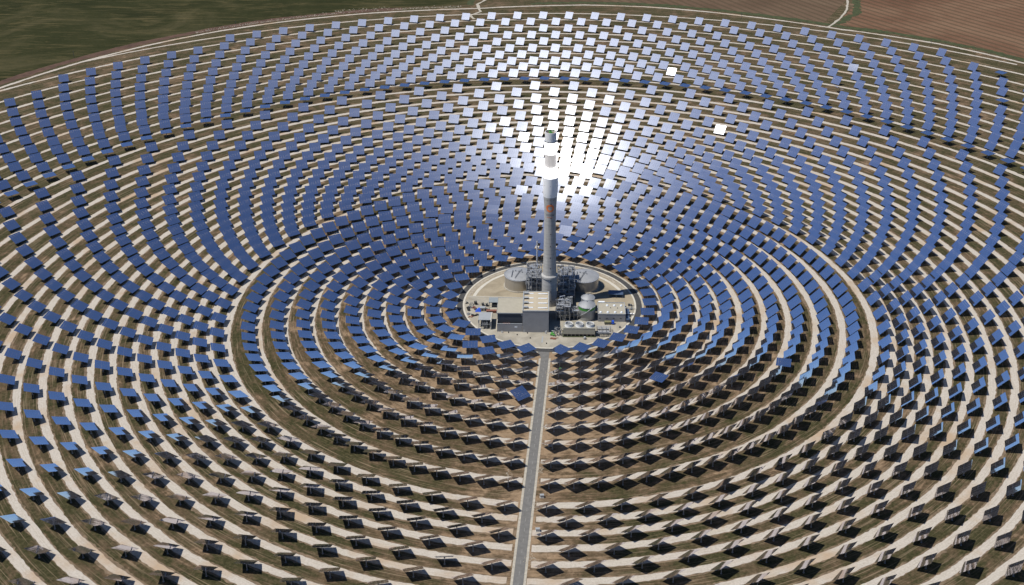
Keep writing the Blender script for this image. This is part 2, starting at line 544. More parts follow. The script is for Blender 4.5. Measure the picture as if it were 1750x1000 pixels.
def annulus(name, mat, r_in, r_out, a0, a1, z, step=2.0, wob=0.0, skip=None, kind='structure', seed=0):
    """A flat ring strip from a0 to a1 degrees; r_in/r_out numbers or functions of the angle."""
    fi = r_in if callable(r_in) else (lambda t: r_in)
    fo = r_out if callable(r_out) else (lambda t: r_out)
    n = max(8, int(abs(R(a1 - a0)) * fo((a0 + a1) / 2) / step))
    g = np.random.default_rng(seed)
    t = np.linspace(a0, a1, n + 1)

    def wv():
        k = g.normal(size=n + 1) * 0.6
        ks = np.convolve(g.normal(size=n + 9), np.ones(9) / 4.0, 'valid')
        return (k + ks) * wob
    wi, wo = wv(), wv()
    if abs((a1 - a0) - 360) < 1e-6:
        wi[-1] = wi[0]; wo[-1] = wo[0]
    vs_, fs = [], []
    for k in range(n + 1):
        a = R(t[k]); ri = fi(t[k]) + wi[k]; ro = fo(t[k]) + wo[k]
        vs_ += [(ri * math.cos(a), ri * math.sin(a), z), (ro * math.cos(a), ro * math.sin(a), z)]
    for k in range(n):
        if skip and skip((t[k] + t[k + 1]) / 2, (fi(t[k]) + fo(t[k])) / 2):
            continue
        fs.append((2 * k, 2 * k + 1, 2 * k + 3, 2 * k + 2))
    b = MB(); b.add(vs_, fs)
    return b.build(name, mat, kind=kind)


def sheet(name, mat, poly, z, kind='structure', thick=0.0):
    b = MB()
    n = len(poly)
    if thick:
        b.add([(x, y, z - thick) for x, y in poly] + [(x, y, z) for x, y in poly],
              [tuple(range(n, 2 * n))] + [(i, (i + 1) % n, n + (i + 1) % n, n + i) for i in range(n)])
    else:
        b.add([(x, y, z) for x, y in poly], [tuple(range(n))])
    return b.build(name, mat, kind=kind)


# ------------------------------------------------------------------ ground, tracks, roads
gb = MB(); gb.add([(-9000, -9000, 0), (9000, -9000, 0), (9000, 12000, 0), (-9000, 12000, 0)], [(0, 1, 2, 3)])
gb.build('ground', M['ground'], kind='structure')

PER = [(-30, 700), (0, 740), (20, 800), (35, 830), (46.8, 849), (54.6, 860), (63, 857), (69, 866), (76, 878), (81.5, 885), (87, 884),
       (92, 876), (97, 868), (103, 870), (108, 872), (114, 871), (121, 865), (128, 852), (135, 835), (142, 815), (150, 792), (165, 755), (200, 700), (240, 660)]


def per(t):
    return float(np.interp(t, [p[0] for p in PER], [p[1] for p in PER]))


def road_x(y):
    return 0.055 * y + 1.5


def near_road(t, r):
    a = R(t)
    x, y = r * math.cos(a), r * math.sin(a)
    return y < 0 and abs(x - road_x(y)) < 5.4


annulus('pasture', M['pasture'], lambda t: per(t) + 22, lambda t: 3600.0, 97.5, 215, 0.02, 60)
annulus('ploughed_field', M['plough'], lambda t: per(t) + 20, lambda t: 3600.0, -20, 63.9, 0.02, 60)
annulus('ploughed_field', M['plough2'], lambda t: per(t) + 20, lambda t: 3600.0, 64.9, 90.0, 0.02, 60)
annulus('earth_bank', M['bank'], lambda t: per(t) + 7, lambda t: per(t) + 21, 104, 215, 0.05, 4, 1.2, seed=3)
annulus('earth_bank', M['ditch'], lambda t: per(t) + 8, lambda t: per(t) + 19, -20, 92, 0.05, 4, 1.8, seed=4)
annulus('perimeter_track', M['track'], lambda t: per(t) - 2.3, lambda t: per(t) + 2.3, -30, 240, 0.07, 3, 0.35, seed=5)
# paths that lead out of the field
def ribbon(name, mat, pts, w, z, wob=0.0, seed=0, kind='structure'):
    g = np.random.default_rng(seed)
    P = []
    for i in range(len(pts) - 1):
        a, b_ = Vector(pts[i]), Vector(pts[i + 1])
        n = max(1, int((b_ - a).length / 6))
        P += [a.lerp(b_, k / n) for k in range(n)]
    P.append(Vector(pts[-1]))
    vs_, fs = [], []
    for i, p in enumerate(P):
        d = (P[min(i + 1, len(P) - 1)] - P[max(i - 1, 0)]).normalized()
        s = Vector((-d.y, d.x)) * (w / 2)
        e1, e2 = 1 + g.normal() * wob, 1 + g.normal() * wob
        vs_ += [(p.x + s.x * e1, p.y + s.y * e1, z), (p.x - s.x * e2, p.y - s.y * e2, z)]
    for i in range(len(P) - 1):
        fs.append((2 * i, 2 * i + 2, 2 * i + 3, 2 * i + 1))
    b = MB(); b.add(vs_, fs)
    return b.build(name, mat, kind=kind)


ribbon('ditch', M['ditch'], [(500, 1120), (452, 990), (446, 940), (442, 905), (430, 850), (405, 812), (388, 790)], 11, 0.06, 0.35, 1)
ribbon('dirt_path', M['shoulder'], [(488, 1120), (438, 985), (434, 935), (428, 900), (418, 862), (398, 815), (372, 772)], 3.0, 0.09, 0.3, 2)
ribbon('dirt_path', M['shoulder'], [(-60, 1060), (-90, 960), (-99, 905), (-108, 884), (-104, 862), (-101, 845), (-114, 824), (-108, 806)], 4.0, 0.09, 0.3, 6)
ribbon('ditch', M['ditch'], [(-100, 1060), (-112, 960), (-118, 900), (-118, 880)], 9, 0.06, 0.3, 7)

Z1 = [(77.0, 30), (90.8, 37), (105.0, 42), (119.8, 49), (134.6, 55), (151.5, 62), (169.2, 68), (187.6, 76), (206.8, 85), (227.6, 94)]
Z2 = [249.8, 262.0, 274.2, 287.1, 300.3, 313.9, 328.7, 343.6, 358.7, 374.5, 390.8, 407.6, 425.2, 444.2, 463.9, 485.0, 507.4]
Z3 = [532.6, 554.3, 579.2, 602.0, 628.6, 655.5, 684.8, 714.1, 745.5, 777.5, 808.5]
TR1 = [(85.0, 3.2), (99.0, 3.6), (113.5, 4.0), (128.0, 4.2), (145.0, 4.4), (163.6, 4.4), (181.2, 4.6), (201.2, 4.8), (220.6, 5.0)]
TR2 = [(243.3, 5.2)] + [(r - 6.0 - (0.0 if r < 400 else 1.0), 5.2) for r in Z2[1:]]
TR3 = [(523.0, 4.8), (549.0, 4.6), (573.2, 4.6), (598.0, 4.6), (623.0, 4.6), (649.0, 4.6), (678.0, 4.6), (706.2, 4.6), (737.4, 4.6), (769.0, 4.4), (804.9, 4.4)]
for i, (r, w) in enumerate(TR1 + TR2):
    annulus('gravel_track', M['track'], r - w / 2, r + w / 2, -90, 270, 0.04, 2.2, 0.30, near_road, seed=20 + i)
for i, (r, w) in enumerate(TR3):
    a0 = [-8, -4, 0, 5, 10, 16, 22, 29, 36, 43.5, 45][i]
    a1 = [188, 184, 180, 175, 170, 166, 162, 158, 153, 148, 143][i]
    annulus('gravel_track', M['track'], r - w / 2, r + w / 2, a0, a1, 0.04, 2.6, 0.38, seed=60 + i)
for i, (r, w) in enumerate(TR1 + TR2):
    annulus('track_margin', M['margin'], r - w / 2 - 0.9, r + w / 2 + 0.9, -90, 270, 0.02, 1.8, 0.5, near_road, seed=120 + i)
annulus('gravel_track', M['track'], lambda t: min(837.5, per(t)) - 1.9, lambda t: min(837.5, per(t)) + 1.9, 47, 134, 0.045, 3, 0.25, seed=80)

# access road
yy = [-70 - 10 * k for k in range(0, 62)]
b = MB()
for i in range(len(yy) - 1):
    y0, y1 = yy[i], yy[i + 1]
    b.add([(road_x(y1) - 2.85, y1, 0.10), (road_x(y1) + 2.85, y1, 0.10), (road_x(y0) + 2.85, y0, 0.10), (road_x(y0) - 2.85, y0, 0.10)], [(0, 1, 2, 3)])
b.add([(-8.3, -70.5, 0.101), (0.6, -70.5, 0.101), (0.3, -74, 0.101), (-0.4, -79.5, 0.101), (-5.7, -79.5, 0.101), (-7.3, -74, 0.101)], [(0, 5, 4, 3, 2, 1)])
b.build('access_road', M['asphalt'], kind='structure')
for s in (-1, 1):
    b = MB()
    for i in range(len(yy) - 1):
        y0, y1 = yy[i], yy[i + 1]
        if y0 > -80:
            continue
        xa, xb = sorted((s * 2.85, s * 4.25))
        b.add([(road_x(y1) + xa, y1, 0.085), (road_x(y1) + xb, y1, 0.085), (road_x(y0) + xb, y0, 0.085), (road_x(y0) + xa, y0, 0.085)], [(0, 1, 2, 3)])
    b.build('road_shoulder', M['shoulder'], kind='structure')
b = MB()
y = -84
while y > -650:
    b.add([(road_x(y - 3) - 0.09, y - 3, 0.115), (road_x(y - 3) + 0.09, y - 3, 0.115), (road_x(y) + 0.09, y, 0.115), (road_x(y) - 0.09, y, 0.115)], [(0, 1, 2, 3)])
    y -= 9
b.build('road_markings', M['line'], kind='structure')

# ring road and plant yard
annulus('ring_road', M['asphalt_dark'], 66.9, 71.3, 0, 360, 0.13, 2.0)
annulus('ring_road_verge', M['shoulder'], 71.3, 73.0, 0, 360, 0.10, 2.0, 0.1, lambda t, r: near_road(t, r), seed=9)
yard = [(66.2 * math.cos(R(a)), 66.2 * math.sin(R(a))) for a in range(0, 360, 3)]
sheet('plant_yard', M['sandpad'], yard, 0.20, thick=0.19)
ap = [(66.0 * math.cos(R(a)), 66.0 * math.sin(R(a))) for a in range(171, 360, 3)] + [(61, -2), (30, -6), (2, 6), (-20, 9.0), (-63, 10.4)]
sheet('concrete_apron', M['pad'], ap, 0.23)
annulus('yard_kerb', M['kerb'], 65.6, 66.9, 0, 360, 0.26, 1.5)
annulus('yard_path', M['kerb'], 58.5, 61.0, 20, 66, 0.235, 1.5, 0.1, seed=11)
annulus('yard_path', M['kerb'], 58.5, 61.0, 118, 170, 0.235, 1.5, 0.1, seed=12)
annulus('yard_verge', M['rock'], 62.4, 64.6, 18, 172, 0.235, 1.2, 0.35, seed=13)
ribbon('yard_kerb', M['kerb'], [(-63.0, 10.6), (-20.2, 9.2)], 0.5, 0.27)
sheet('drain_cover', M['trim'], [(-5.6, -58.4), (-4.6, -58.4), (-4.2, -49.6), (-5.2, -49.6)], 0.25)

# ------------------------------------------------------------------ the heliostats
PIV = 5.2
HW, HH, NU, NV, GAP = 11.0, 10.3, 5, 7, 0.06
AIM = np.array([3.0, 0.0, 120.0])
STANDBY = np.array([17.0, 0.0, 121.0])
SUNV = np.array(sun_dir[:])
CAMV = np.array(CAM[:])

HEL = []   # dict(ring, side, idx, pos)
for ri, (r, n) in enumerate(Z1):
    half = math.degrees(math.asin(12.25 / r))
    st = (360 - 2 * half) / n
    for k in range(n + 1):
        HEL.append((ri, k, n + 1 - k, r, 267.1 + half + k * st))
for ri, r in enumerate(Z2):
    n = 71 if ri % 2 == 0 else 70
    for k in range(n):
        HEL.append((10 + ri, k, n - k, r, 269.87 + 5.0626 * (k + 0.5 * (ri % 2))))
LIM3 = [(-10, 190), (-6, 186), (-2, 182), (3, 177), (8, 172), (14, 168), (20, 163), (27, 158), (35, 153), (45, 139.2), (52, 122.4)]
for ri, r in enumerate(Z3):
    for k in range(142):
        a = 269.87 + 2.5313 * (k + (0.5 if ri % 2 == 0 else 0))
        am = a % 360
        if am > 270:
            am -= 360
        if LIM3[ri][0] <= am <= LIM3[ri][1]:
            HEL.append((27 + ri, k, 142 - k, r, a))
NH = len(HEL)
POS = np.array([[h[3] * math.cos(R(h[4])), h[3] * math.sin(R(h[4])), 0.0] for h in HEL])
RING = np.array([h[0] for h in HEL])


def unit(v):
    return v / np.linalg.norm(v, axis=-1, keepdims=True)


def project(P):
    d = P - CAMV
    z = d @ np.array(fw[:])
    return 895.875 + 2018.448 * (d @ np.array(rt[:])) / z, 420.291 - 2018.448 * (d @ np.array(upv[:])) / z, z


PX, PY, PZ = project(POS + np.array([0, 0, PIV]))
PIVP = POS + np.array([0, 0, PIV])
aim = np.tile(AIM, (NH, 1))
back = (POS[:, 1] > 120) & (np.abs(POS[:, 0] - 30) < 260) & (RING < 27)
u_ = rng.random(NH)
sel = back & (POS[:, 0] > -60) & (u_ < 0.75)
aim[sel] = STANDBY
aim[:, 0] += rng.normal(size=NH) * np.where(back, 3.6, 1.4)
aim[:, 2] += rng.normal(size=NH) * np.where(back, 3.6, 1.4)
NRM = unit(unit(aim - PIVP) + SUNV)
# azimuth each mirror tracks with (kept when it is stowed flat)
AZ = np.arctan2(NRM[:, 1], NRM[:, 0])
FLAT = (RING == 0) | (RING == 27)
ODD = {(2, 20): 'flat', (2, 16): 'flat', (3, 24): 'pale', (4, 55): 'cam', (4, 5): 'flat', (7, 13): 'flat', (14, 69): 'edge', (29, 65): 'bright', (33, 58): 'pale', (21, 30): 'bright', (30, 58): 'dark', (36, 54): 'flat', (33, 52): 'flat', (1, 34): 'flat', (1, 35): 'flat'}
for (rr_, kk_), what in ODD.items():
    i = next(j for j, h in enumerate(HEL) if h[0] == rr_ and h[1] == kk_)
    if what == 'flat':
        FLAT[i] = True
    elif what == 'bright':
        NRM[i] = unit(unit(CAMV - PIVP[i]) + unit(SUNV + np.array([0.05, 0.03, 0.0])))
    elif what == 'pale':
        NRM[i] = unit(unit(CAMV - PIVP[i]) + unit(SUNV + np.array([0.16, 0.10, 0.0])))
    elif what == 'dark':
        NRM[i] = unit(np.array([0.35, 0.10, 0.93]))
    elif what == 'cam':
        NRM[i] = unit(np.array([0.20, -0.24, 0.95]))
    elif what == 'edge':
        NRM[i] = unit(np.array([-0.05, 0.62, 0.70]))
    AZ[i] = math.atan2(NRM[i][1], NRM[i][0])
FLAT_N = np.array([0.012, 0.0, 1.0])
U = np.stack([-np.sin(AZ), np.cos(AZ), np.zeros(NH)], -1)
NRM[FLAT] = np.stack([np.cos(AZ[FLAT]) * 0.02, np.sin(AZ[FLAT]) * 0.02, np.ones(FLAT.sum())], -1)
NRM = unit(NRM)
V = np.cross(NRM, U)


def facet_template(f, seed=0, jit=0.0008):
    """35 glass facets on a shallow dish of focal length f, each a thin slab."""
    g = np.random.default_rng(seed)
    vs_, fs, mi = [], [], []
    cw, ch = HW / NU, HH / NV
    for i in range(NU):
        for j in range(NV):
            cx = -HW / 2 + (i + .5) * cw; cy = -HH / 2 + (j + .5) * ch
            gx = GAP * (2.6 if (i == 2) and False else 1)
            x0, x1 = cx - cw / 2 + gx / 2, cx + cw / 2 - gx / 2
            y0, y1 = cy - ch / 2 + GAP / 2, cy + ch / 2 - GAP / 2
            z0 = (cx * cx + cy * cy) / (4 * f)
            sx, sy = cx / (2 * f) + g.normal() * jit, cy / (2 * f) + g.normal() * jit
            o = len(vs_)
            for dz in (0.40, 0.36):
                for x, y in ((x0, y0), (x1, y0), (x1, y1), (x0, y1)):
                    vs_.append((x, y, z0 + (x - cx) * sx + (y - cy) * sy + dz))
            fs.append((o, o + 1, o + 2, o + 3)); mi.append(0)
            fs.append((o + 7, o + 6, o + 5, o + 4)); mi.append(1)
            for k in range(4):
                fs.append((o + k, o + 4 + k, o + 4 + (k + 1) % 4, o + (k + 1) % 4)); mi.append(1)
    return np.array(vs_), np.array(fs), np.array(mi)


def frame_mb():
    b = MB()
    b.box(-4.9, 4.9, -0.22, 0.22, -0.2, 0.2)                          # torque tube
    for x in (-4.2, -2.1, 2.1, 4.2):
        b.box(x - 0.06, x + 0.06, -4.6, 4.6, 0.12, 0.30)
    return b


def ped_mb():
    b = MB()
    b.lathe(0, 0, [(0.55, 0.0), (0.55, 0.25), (0.30, 0.3), (0.27, PIV - 0.5)], 8, cap_hi=True)
    return b


def drive_mb():
    b = MB()
    b.box(-0.35, 0.35, -0.35, 0.35, PIV - 0.55, PIV - 0.05)
    return b


def batch_mesh(name, tv, tf, tmi, mats, idx, oriented=True):
    n = len(idx)
    if oriented:
        Rm = np.stack([U[idx], V[idx], NRM[idx]], axis=1)      # rows = axes
        P = np.einsum('vk,nkj->nvj', tv, Rm) + PIVP[idx][:, None, :]
    else:
        P = tv[None] + POS[idx][:, None, :]
    P = P.reshape(-1, 3)
    me = bpy.data.meshes.new(name)
    F = (tf[None] + (np.arange(n) * len(tv))[:, None, None]).reshape(-1, tf.shape[1])
    me.vertices.add(len(P)); me.vertices.foreach_set('co', P.ravel())
    me.loops.add(F.size); me.loops.foreach_set('vertex_index', F.ravel().astype(np.int32))
    me.polygons.add(len(F))
    me.polygons.foreach_set('loop_start', np.arange(0, F.size, F.shape[1], dtype=np.int32))
    me.polygons.foreach_set('loop_total', np.full(len(F), F.shape[1], dtype=np.int32))
    for m in mats:
        me.materials.append(m)
    me.polygons.foreach_set('material_index', np.tile(tmi, n).astype(np.int32))
    me.update(calc_edges=True)
    me.validate()
    me.shade_flat()
    return me


inview = (PX > -30) & (PX < 1780) & (PY > -20) & (PY < 1030)
depth = np.where(inview, PZ, 1e9)
order = np.argsort(depth)
NEAR = set(order[:290].tolist())
# odd ones worth their own object
for (rr_, kk_), what in list(ODD.items()):
    i = next(j for j, h in enumerate(HEL) if h[0] == rr_ and h[1] == kk_)
    if len(NEAR) < 300:
        NEAR.add(i)
FAR = np.array([i for i in range(NH) if i not in NEAR])

ORD = ["zeroth", "first", "second", "third", "fourth", "fifth", "sixth", "seventh", "eighth", "ninth", "tenth", "eleventh", "twelfth",
       "thirteenth", "fourteenth", "fifteenth", "sixteenth", "seventeenth", "eighteenth", "nineteenth", "twentieth"]
TENS = {2: "twenty", 3: "thirty", 4: "forty", 5: "fifty", 6: "sixty", 7: "seventy"}


def ordw(n):
    if n <= 20:
        return ORD[n]
    t, u2 = divmod(n, 10)
    if u2 == 0:
        return TENS[t][:-1] + "ieth"
    return TENS[t] + "-" + ORD[u2]


tv, tf, tmi = facet_template(260.0, 1)
fm = MB(); fm.add([tuple(v) for v in tv], [tuple(f) for f in tf])
facet_me = bpy.data.meshes.new('mirror_facets')
facet_me.from_pydata(fm.v, [], fm.f)
facet_me.materials.append(M['mirror']); facet_me.materials.append(M['back'])
facet_me.polygons.foreach_set('material_index', tmi.tolist())
facet_me.update()
frame_me = frame_mb().mesh('back_frame', M['steel'])
ped_me = ped_mb().mesh('pedestal', M['steel'])
drive_me = drive_mb().mesh('drive_unit', M['darksteel'])


def state_words(i, what):
    v = unit(CAMV - PIVP[i])
    c = float(v @ NRM[i])
    refl = 2 * c * NRM[i] - v
    if what == 'cam':
        return "big blue viewer-facing heliostat"
    if what == 'bright' or what == 'pale':
        return "glaring pale heliostat"
    if what == 'edge':
        return "black edge-on heliostat"
    if FLAT[i]:
        return "blue heliostat stowed flat"
    if c < 0.2:
        return "grey edge-on heliostat"
    if refl[2] > 0.12:
        return "blue tilted heliostat"
    return "dark grey tilted heliostat"


REV = {}
for i, h in enumerate(HEL):
    pass
ODDI = {}
for (rr_, kk_), what in ODD.items():
    ODDI[next(j for j, h in enumerate(HEL) if h[0] == rr_ and h[1] == kk_)] = what
for i in sorted(NEAR):
    ring, k, krev, r, a = HEL[i]
    if k + 1 <= krev:
        side, n = "right", k + 1
    else:
        side, n = "left", krev
    lab = "%s, %s %s of the access road in the %s row outwards" % (state_words(i, ODDI.get(i)), ordw(n), side, ordw(ring + 1))
    t = thing('heliostat', lab, 'heliostat', tuple(POS[i]), 0.0, 'heliostats ringing the tower')
    p = bpy.data.objects.new('pedestal', ped_me); col.objects.link(p); p.parent = t
    d = bpy.data.objects.new('drive_unit', drive_me); col.objects.link(d); d.parent = t
    mm = Matrix(((U[i][0], V[i][0], NRM[i][0], 0), (U[i][1], V[i][1], NRM[i][1], 0), (U[i][2], V[i][2], NRM[i][2], PIV), (0, 0, 0, 1)))
    q_ = mm.to_quaternion()
    for nm, me in (('back_frame', frame_me), ('mirror_facets', facet_me)):
        o = bpy.data.objects.new(nm, me); col.objects.link(o); o.parent = t
        o.location = (0, 0, PIV); o.rotation_mode = 'QUATERNION'; o.rotation_quaternion = q_
        if nm == 'mirror_facets':
            o['kind'] = 'stuff'

far_root = bpy.data.objects.new('heliostat_field', None)
col.objects.link(far_root)
far_root['kind'] = 'stuff'
far_root['label'] = "blue and white mirrors of the remaining heliostats in rings round the tower"
far_root['category'] = "heliostat field"
far_parts = []
dist = np.linalg.norm(AIM - PIVP, axis=1)
for lo, hi, f in ((0, 170, 130.0), (170, 260, 220.0), (260, 400, 330.0), (400, 600, 500.0), (600, 2000, 750.0)):
    idx = FAR[(dist[FAR] >= lo) & (dist[FAR] < hi)]
    if len(idx) == 0:
        continue
    for sd in range(3):
        sub = idx[sd::3]
        tv, tf, tmi = facet_template(f, 10 + sd)
        far_parts.append(batch_mesh('mirror_facets', tv, tf, tmi, [M['mirror'], M['back']], sub))
for mb_, mat_, ori in ((frame_mb(), M['steel'], True), (drive_mb(), M['darksteel'], False)):
    far_parts.append(batch_mesh('supports', np.array(mb_.v), np.array(mb_.f), np.zeros(len(mb_.f)), [mat_], FAR, ori))
pb = MB(); pb.box(-0.27, 0.27, -0.27, 0.27, 0, PIV - 0.4)
far_parts.append(batch_mesh('supports', np.array(pb.v), np.array(pb.f), np.zeros(len(pb.f)), [M['steel']], FAR, False))
for me in far_parts:
    nm = 'mirror_facets' if me.name.startswith('mirror') else 'supports'
    o = bpy.data.objects.new(nm, me); col.objects.link(o); o.parent = far_root; o['kind'] = 'stuff'

# ------------------------------------------------------------------ the tower
tw = thing('solar_tower', 'tall pale concrete solar tower with glaring white receiver in the centre of the rings', 'tower')
b = MB(); b.lathe(0, 0, [(5.85, 0), (5.7, 12), (5.6, 24.0)], 64)
b.build('lower_shaft', M['concrete'], tw, True)
b = MB(); b.lathe(0, 0, [(5.6, 23.9), (6.25, 24.0), (6.25, 25.6), (5.3, 26.6), (5.15, 27.0)], 64)
b.build('collar', M['concrete'], tw, True)
b = MB(); b.lathe(0, 0, [(5.12, 26.9), (4.75, 45), (4.4, 62), (4.3, 74), (4.45, 82), (4.85, 88), (5.15, 91.5)], 64)
b.build('upper_shaft', M['concrete'], tw, True)
b = MB(); b.lathe(0, 0, [(5.2, 91.5), (5.45, 94), (5.6, 98), (5.65, 107.0)], 64, cap_lo=True)
b.build('white_cone', M['cone'], tw, True)
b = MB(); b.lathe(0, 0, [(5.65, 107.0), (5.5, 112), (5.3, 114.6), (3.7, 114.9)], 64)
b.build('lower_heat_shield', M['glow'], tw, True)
b = MB(); b.lathe(0, 0, [(4.3, 114.9), (4.25, 115.0)], 48)
b.lathe(0, 0, [(3.95, 114.9), (3.95, 125.1)], 24)
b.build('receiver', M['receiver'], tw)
for k in range(24):
    a = 2 * math.pi * (k + 0.5) / 24
    b = MB(); b.tube([(4.02 * math.cos(a), 4.02 * math.sin(a), 115.1), (4.02 * math.cos(a), 4.02 * math.sin(a), 125.0)], 0.3, 6)
    if k % 4 == 0:
        b.build('panel_seam', M['receiver'], tw)
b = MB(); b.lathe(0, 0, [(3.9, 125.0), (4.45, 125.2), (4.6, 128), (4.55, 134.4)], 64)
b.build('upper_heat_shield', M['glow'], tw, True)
b = MB(); b.lathe(0, 0, [(4.3, 134.3), (4.65, 134.4), (4.65, 134.9), (4.25, 135.0)], 64)
b.build('cap_rim', M['darksteel'], tw, True)
b = MB(); b.lathe(0, 0, [(4.22, 134.9), (4.22, 141.9), (3.9, 141.9), (3.9, 139.9), (0.01, 139.9)], 64)
b.build('cap', M['cap'], tw, True)
b = MB()
b.box(-1.6, 1.0, -1.2, 1.2, 139.9, 141.6); b.box(-0.2, 0.3, -0.2, 0.3, 141.6, 143.2)
b.beam((-2.8, 0.4, 142.4), (2.6, 0.9, 142.9), 0.45); b.beam((-1.2, -1.6, 141), (-0.2, 1.8, 142.8), 0.35)
b.beam((1.2, -1.4, 141), (2.2, 1.6, 142.4), 0.35)
b.build('maintenance_crane', M['green'], tw)
b = MB(); b.lathe(0, 0, [(3.85, 140.0), (3.0, 140.05), (2.2, 140.0)], 24); b.box(2.2, 3.2, -3.1, -2.2, 139.9, 141.0)
b.build('cap_deck_equipment', M['rust'], tw)


def tower_r(z):
    return float(np.interp(z, [0, 12, 24, 27, 45, 62, 74, 82, 88, 91.5, 94, 98, 107], [5.85, 5.7, 5.6, 5.12, 4.75, 4.4, 4.3, 4.45, 4.85, 5.15, 5.45, 5.6, 5.65]))


for z, a in [(101, -40), (101, -90), (101, -140), (93.6, -45), (93.6, -90), (93.6, -135), (89.6, -60), (89.6, -90), (89.6, -118), (86.5, -83), (77, -60), (74.5, -82),
             (61.5, -82), (51.5, -84), (42, -84), (33, -84), (22.5, -80), (13.5, -80), (5, -80)]:
    r = tower_r(z)
    sz = 0.22 if z > 90 else (0.45 if z < 88 else 0.25)
    b = MB(); b.lathe(0, 0, [(sz, 0), (sz, 0.12)], 10, cap_hi=True)
    o = b.build('wall_opening', M['black'], tw)
    ar = R(a)
    n = Vector((math.cos(ar), math.sin(ar), 0))
    o.location = n * (r - 0.06) + Vector((0, 0, z)); o.rotation_euler = n.to_track_quat('Z', 'Y').to_euler()

LOGO_AZ = R(-91.0)


def wrap(verts, lift):
    out = []
    for x, z in verts:
        r = tower_r(z) + lift
        a = LOGO_AZ + x / tower_r(z)
        out.append((r * math.cos(a), r * math.sin(a), z))
    return out


# orange ring emblem, its right side slightly squared as on the tower
b = MB()
ro, ri_, cz = 3.15, 1.6, 82.9
segs = 64
pts = []
for k in range(segs):
    a = 2 * math.pi * k / segs
    ca, sa = math.cos(a), math.sin(a)
    sq = ro * (1 + (0.05 * math.sin(2 * a) ** 2 if sa > 0 else 0))
    pts += [(ri_ * ca, cz + ri_ * sa), (0.5 * (ri_ + sq) * ca, cz + 0.5 * (ri_ + sq) * sa), (sq * ca, cz + sq * sa)]
fs = []
for k in range(segs):
    k2 = (k + 1) % segs
    for j in (0, 1):
        fs.append((3 * k + j, 3 * k + j + 1, 3 * k2 + j + 1, 3 * k2 + j))
b.add(wrap(pts, 0.05), fs)
b.build('ring_emblem', M['orange'], tw)


def lettering(txt, zc, width, height, mat, nm):
    cu = bpy.data.curves.new('lettering', 'FONT')
    cu.body = txt
    cu.size = 1.0
    to = bpy.data.objects.new('lettering_tmp', cu)
    col.objects.link(to)
    bpy.context.view_layer.update()
    me = bpy.data.meshes.new_from_object(to.evaluated_get(bpy.context.evaluated_depsgraph_get()))
    bpy.data.objects.remove(to)
    co = np.array([v.co[:] for v in me.vertices])
    mn, mx = co.min(0), co.max(0)
    xs = (co[:, 0] - (mn[0] + mx[0]) / 2) * width / (mx[0] - mn[0])
    zs = zc + (co[:, 1] - (mn[1] + mx[1]) / 2) * height / (mx[1] - mn[1])
    w = wrap(list(zip(xs, zs)), 0.06)
    for v, p in zip(me.vertices, w):
        v.co = p
    me.materials.append(mat)
    o = bpy.data.objects.new(nm, me)
    col.objects.link(o); o.parent = tw
    return o


lettering("torresol", 77.6, 6.4, 1.9, M['greytext'], 'lettering')
lettering("energy", 75.3, 4.6, 1.3, M['orange'], 'lettering')

# ------------------------------------------------------------------ salt tanks
def salt_tank(x, y, r, h, label):
    t = thing('salt_tank', label, 'tank', (x, y, 0.2), 0, 'storage tanks beside the tower')
    b = MB(); b.lathe(0, 0, [(r + 0.9, 0.02), (r + 0.9, 0.7), (r + 0.1, 0.75)], 64); b.build('base_ring', M['shoulder'], t, True)
    b = MB(); b.lathe(0, 0, [(r, 0.0), (r, h)], 72); b.build('tank_wall', M['tankwall'], t, True)
    b = MB(); prof = [(r * (1 - k / 10) if k < 10 else 0.02, h + 0.35 + 2.1 * math.sin(math.pi / 2 * k / 10)) for k in range(11)]
    b.lathe(0, 0, prof, 72); b.build('dome_roof', M['tankroof'], t, True)
    b = MB(); b.lathe(0, 0, [(r - 0.05, h - 0.1), (r + 0.35, h - 0.05), (r + 0.35, h + 0.45), (r - 0.1, h + 0.5)], 72)
    b.build('roof_rim', M['pipe'], t, True)
    b = MB()
    for k in range(48):
        a = 2 * math.pi * k / 48
        b.beam(((r + .3) * math.cos(a), (r + .3) * math.sin(a), h + .45), ((r + .3) * math.cos(a), (r + .3) * math.sin(a), h + 1.5), 0.07)
    b.tube([((r + .3) * math.cos(2 * math.pi * k / 48), (r + .3) * math.sin(2 * math.pi * k / 48), h + 1.5) for k in range(49)], 0.05, 4)
    b.build('guard_rail', M['steel'], t)
    for (a0, a1, rr) in ((150, 230, 0.5), (60, 250, 0.35)):
        pts = []
        for s in np.linspace(0, 1, 5):
            px = (1 - s) * rr * r * math.cos(R(a0)) + s * 0.8 * r * math.cos(R(a1))
            py = (1 - s) * rr * r * math.sin(R(a0)) + s * 0.8 * r * math.sin(R(a1))
            q = math.hypot(px, py) / r
            pts.append((px, py, h + 0.8 + 2.1 * math.sin(math.pi / 2 * (1 - q)) + 0.3))
        b = MB(); b.tube(pts, 0.22, 6); b.build('roof_pipe', M['darksteel'], t)
    for k in range(3):
        b = MB(); b.lathe(-3 + 2.6 * k, 1.5 - 1.2 * k, [(0.5, h + 1.6), (0.5, h + 3.2)], 10, cap_hi=True); b.build('roof_vent', M['steel'], t)


salt_tank(-24.0, 28.8, 11.6, 9.9, 'big round salt tank with silver dome, left of the tower')
salt_tank(27.0, 28.0, 11.8, 9.4, 'big round salt tank with silver dome, right of the tower')

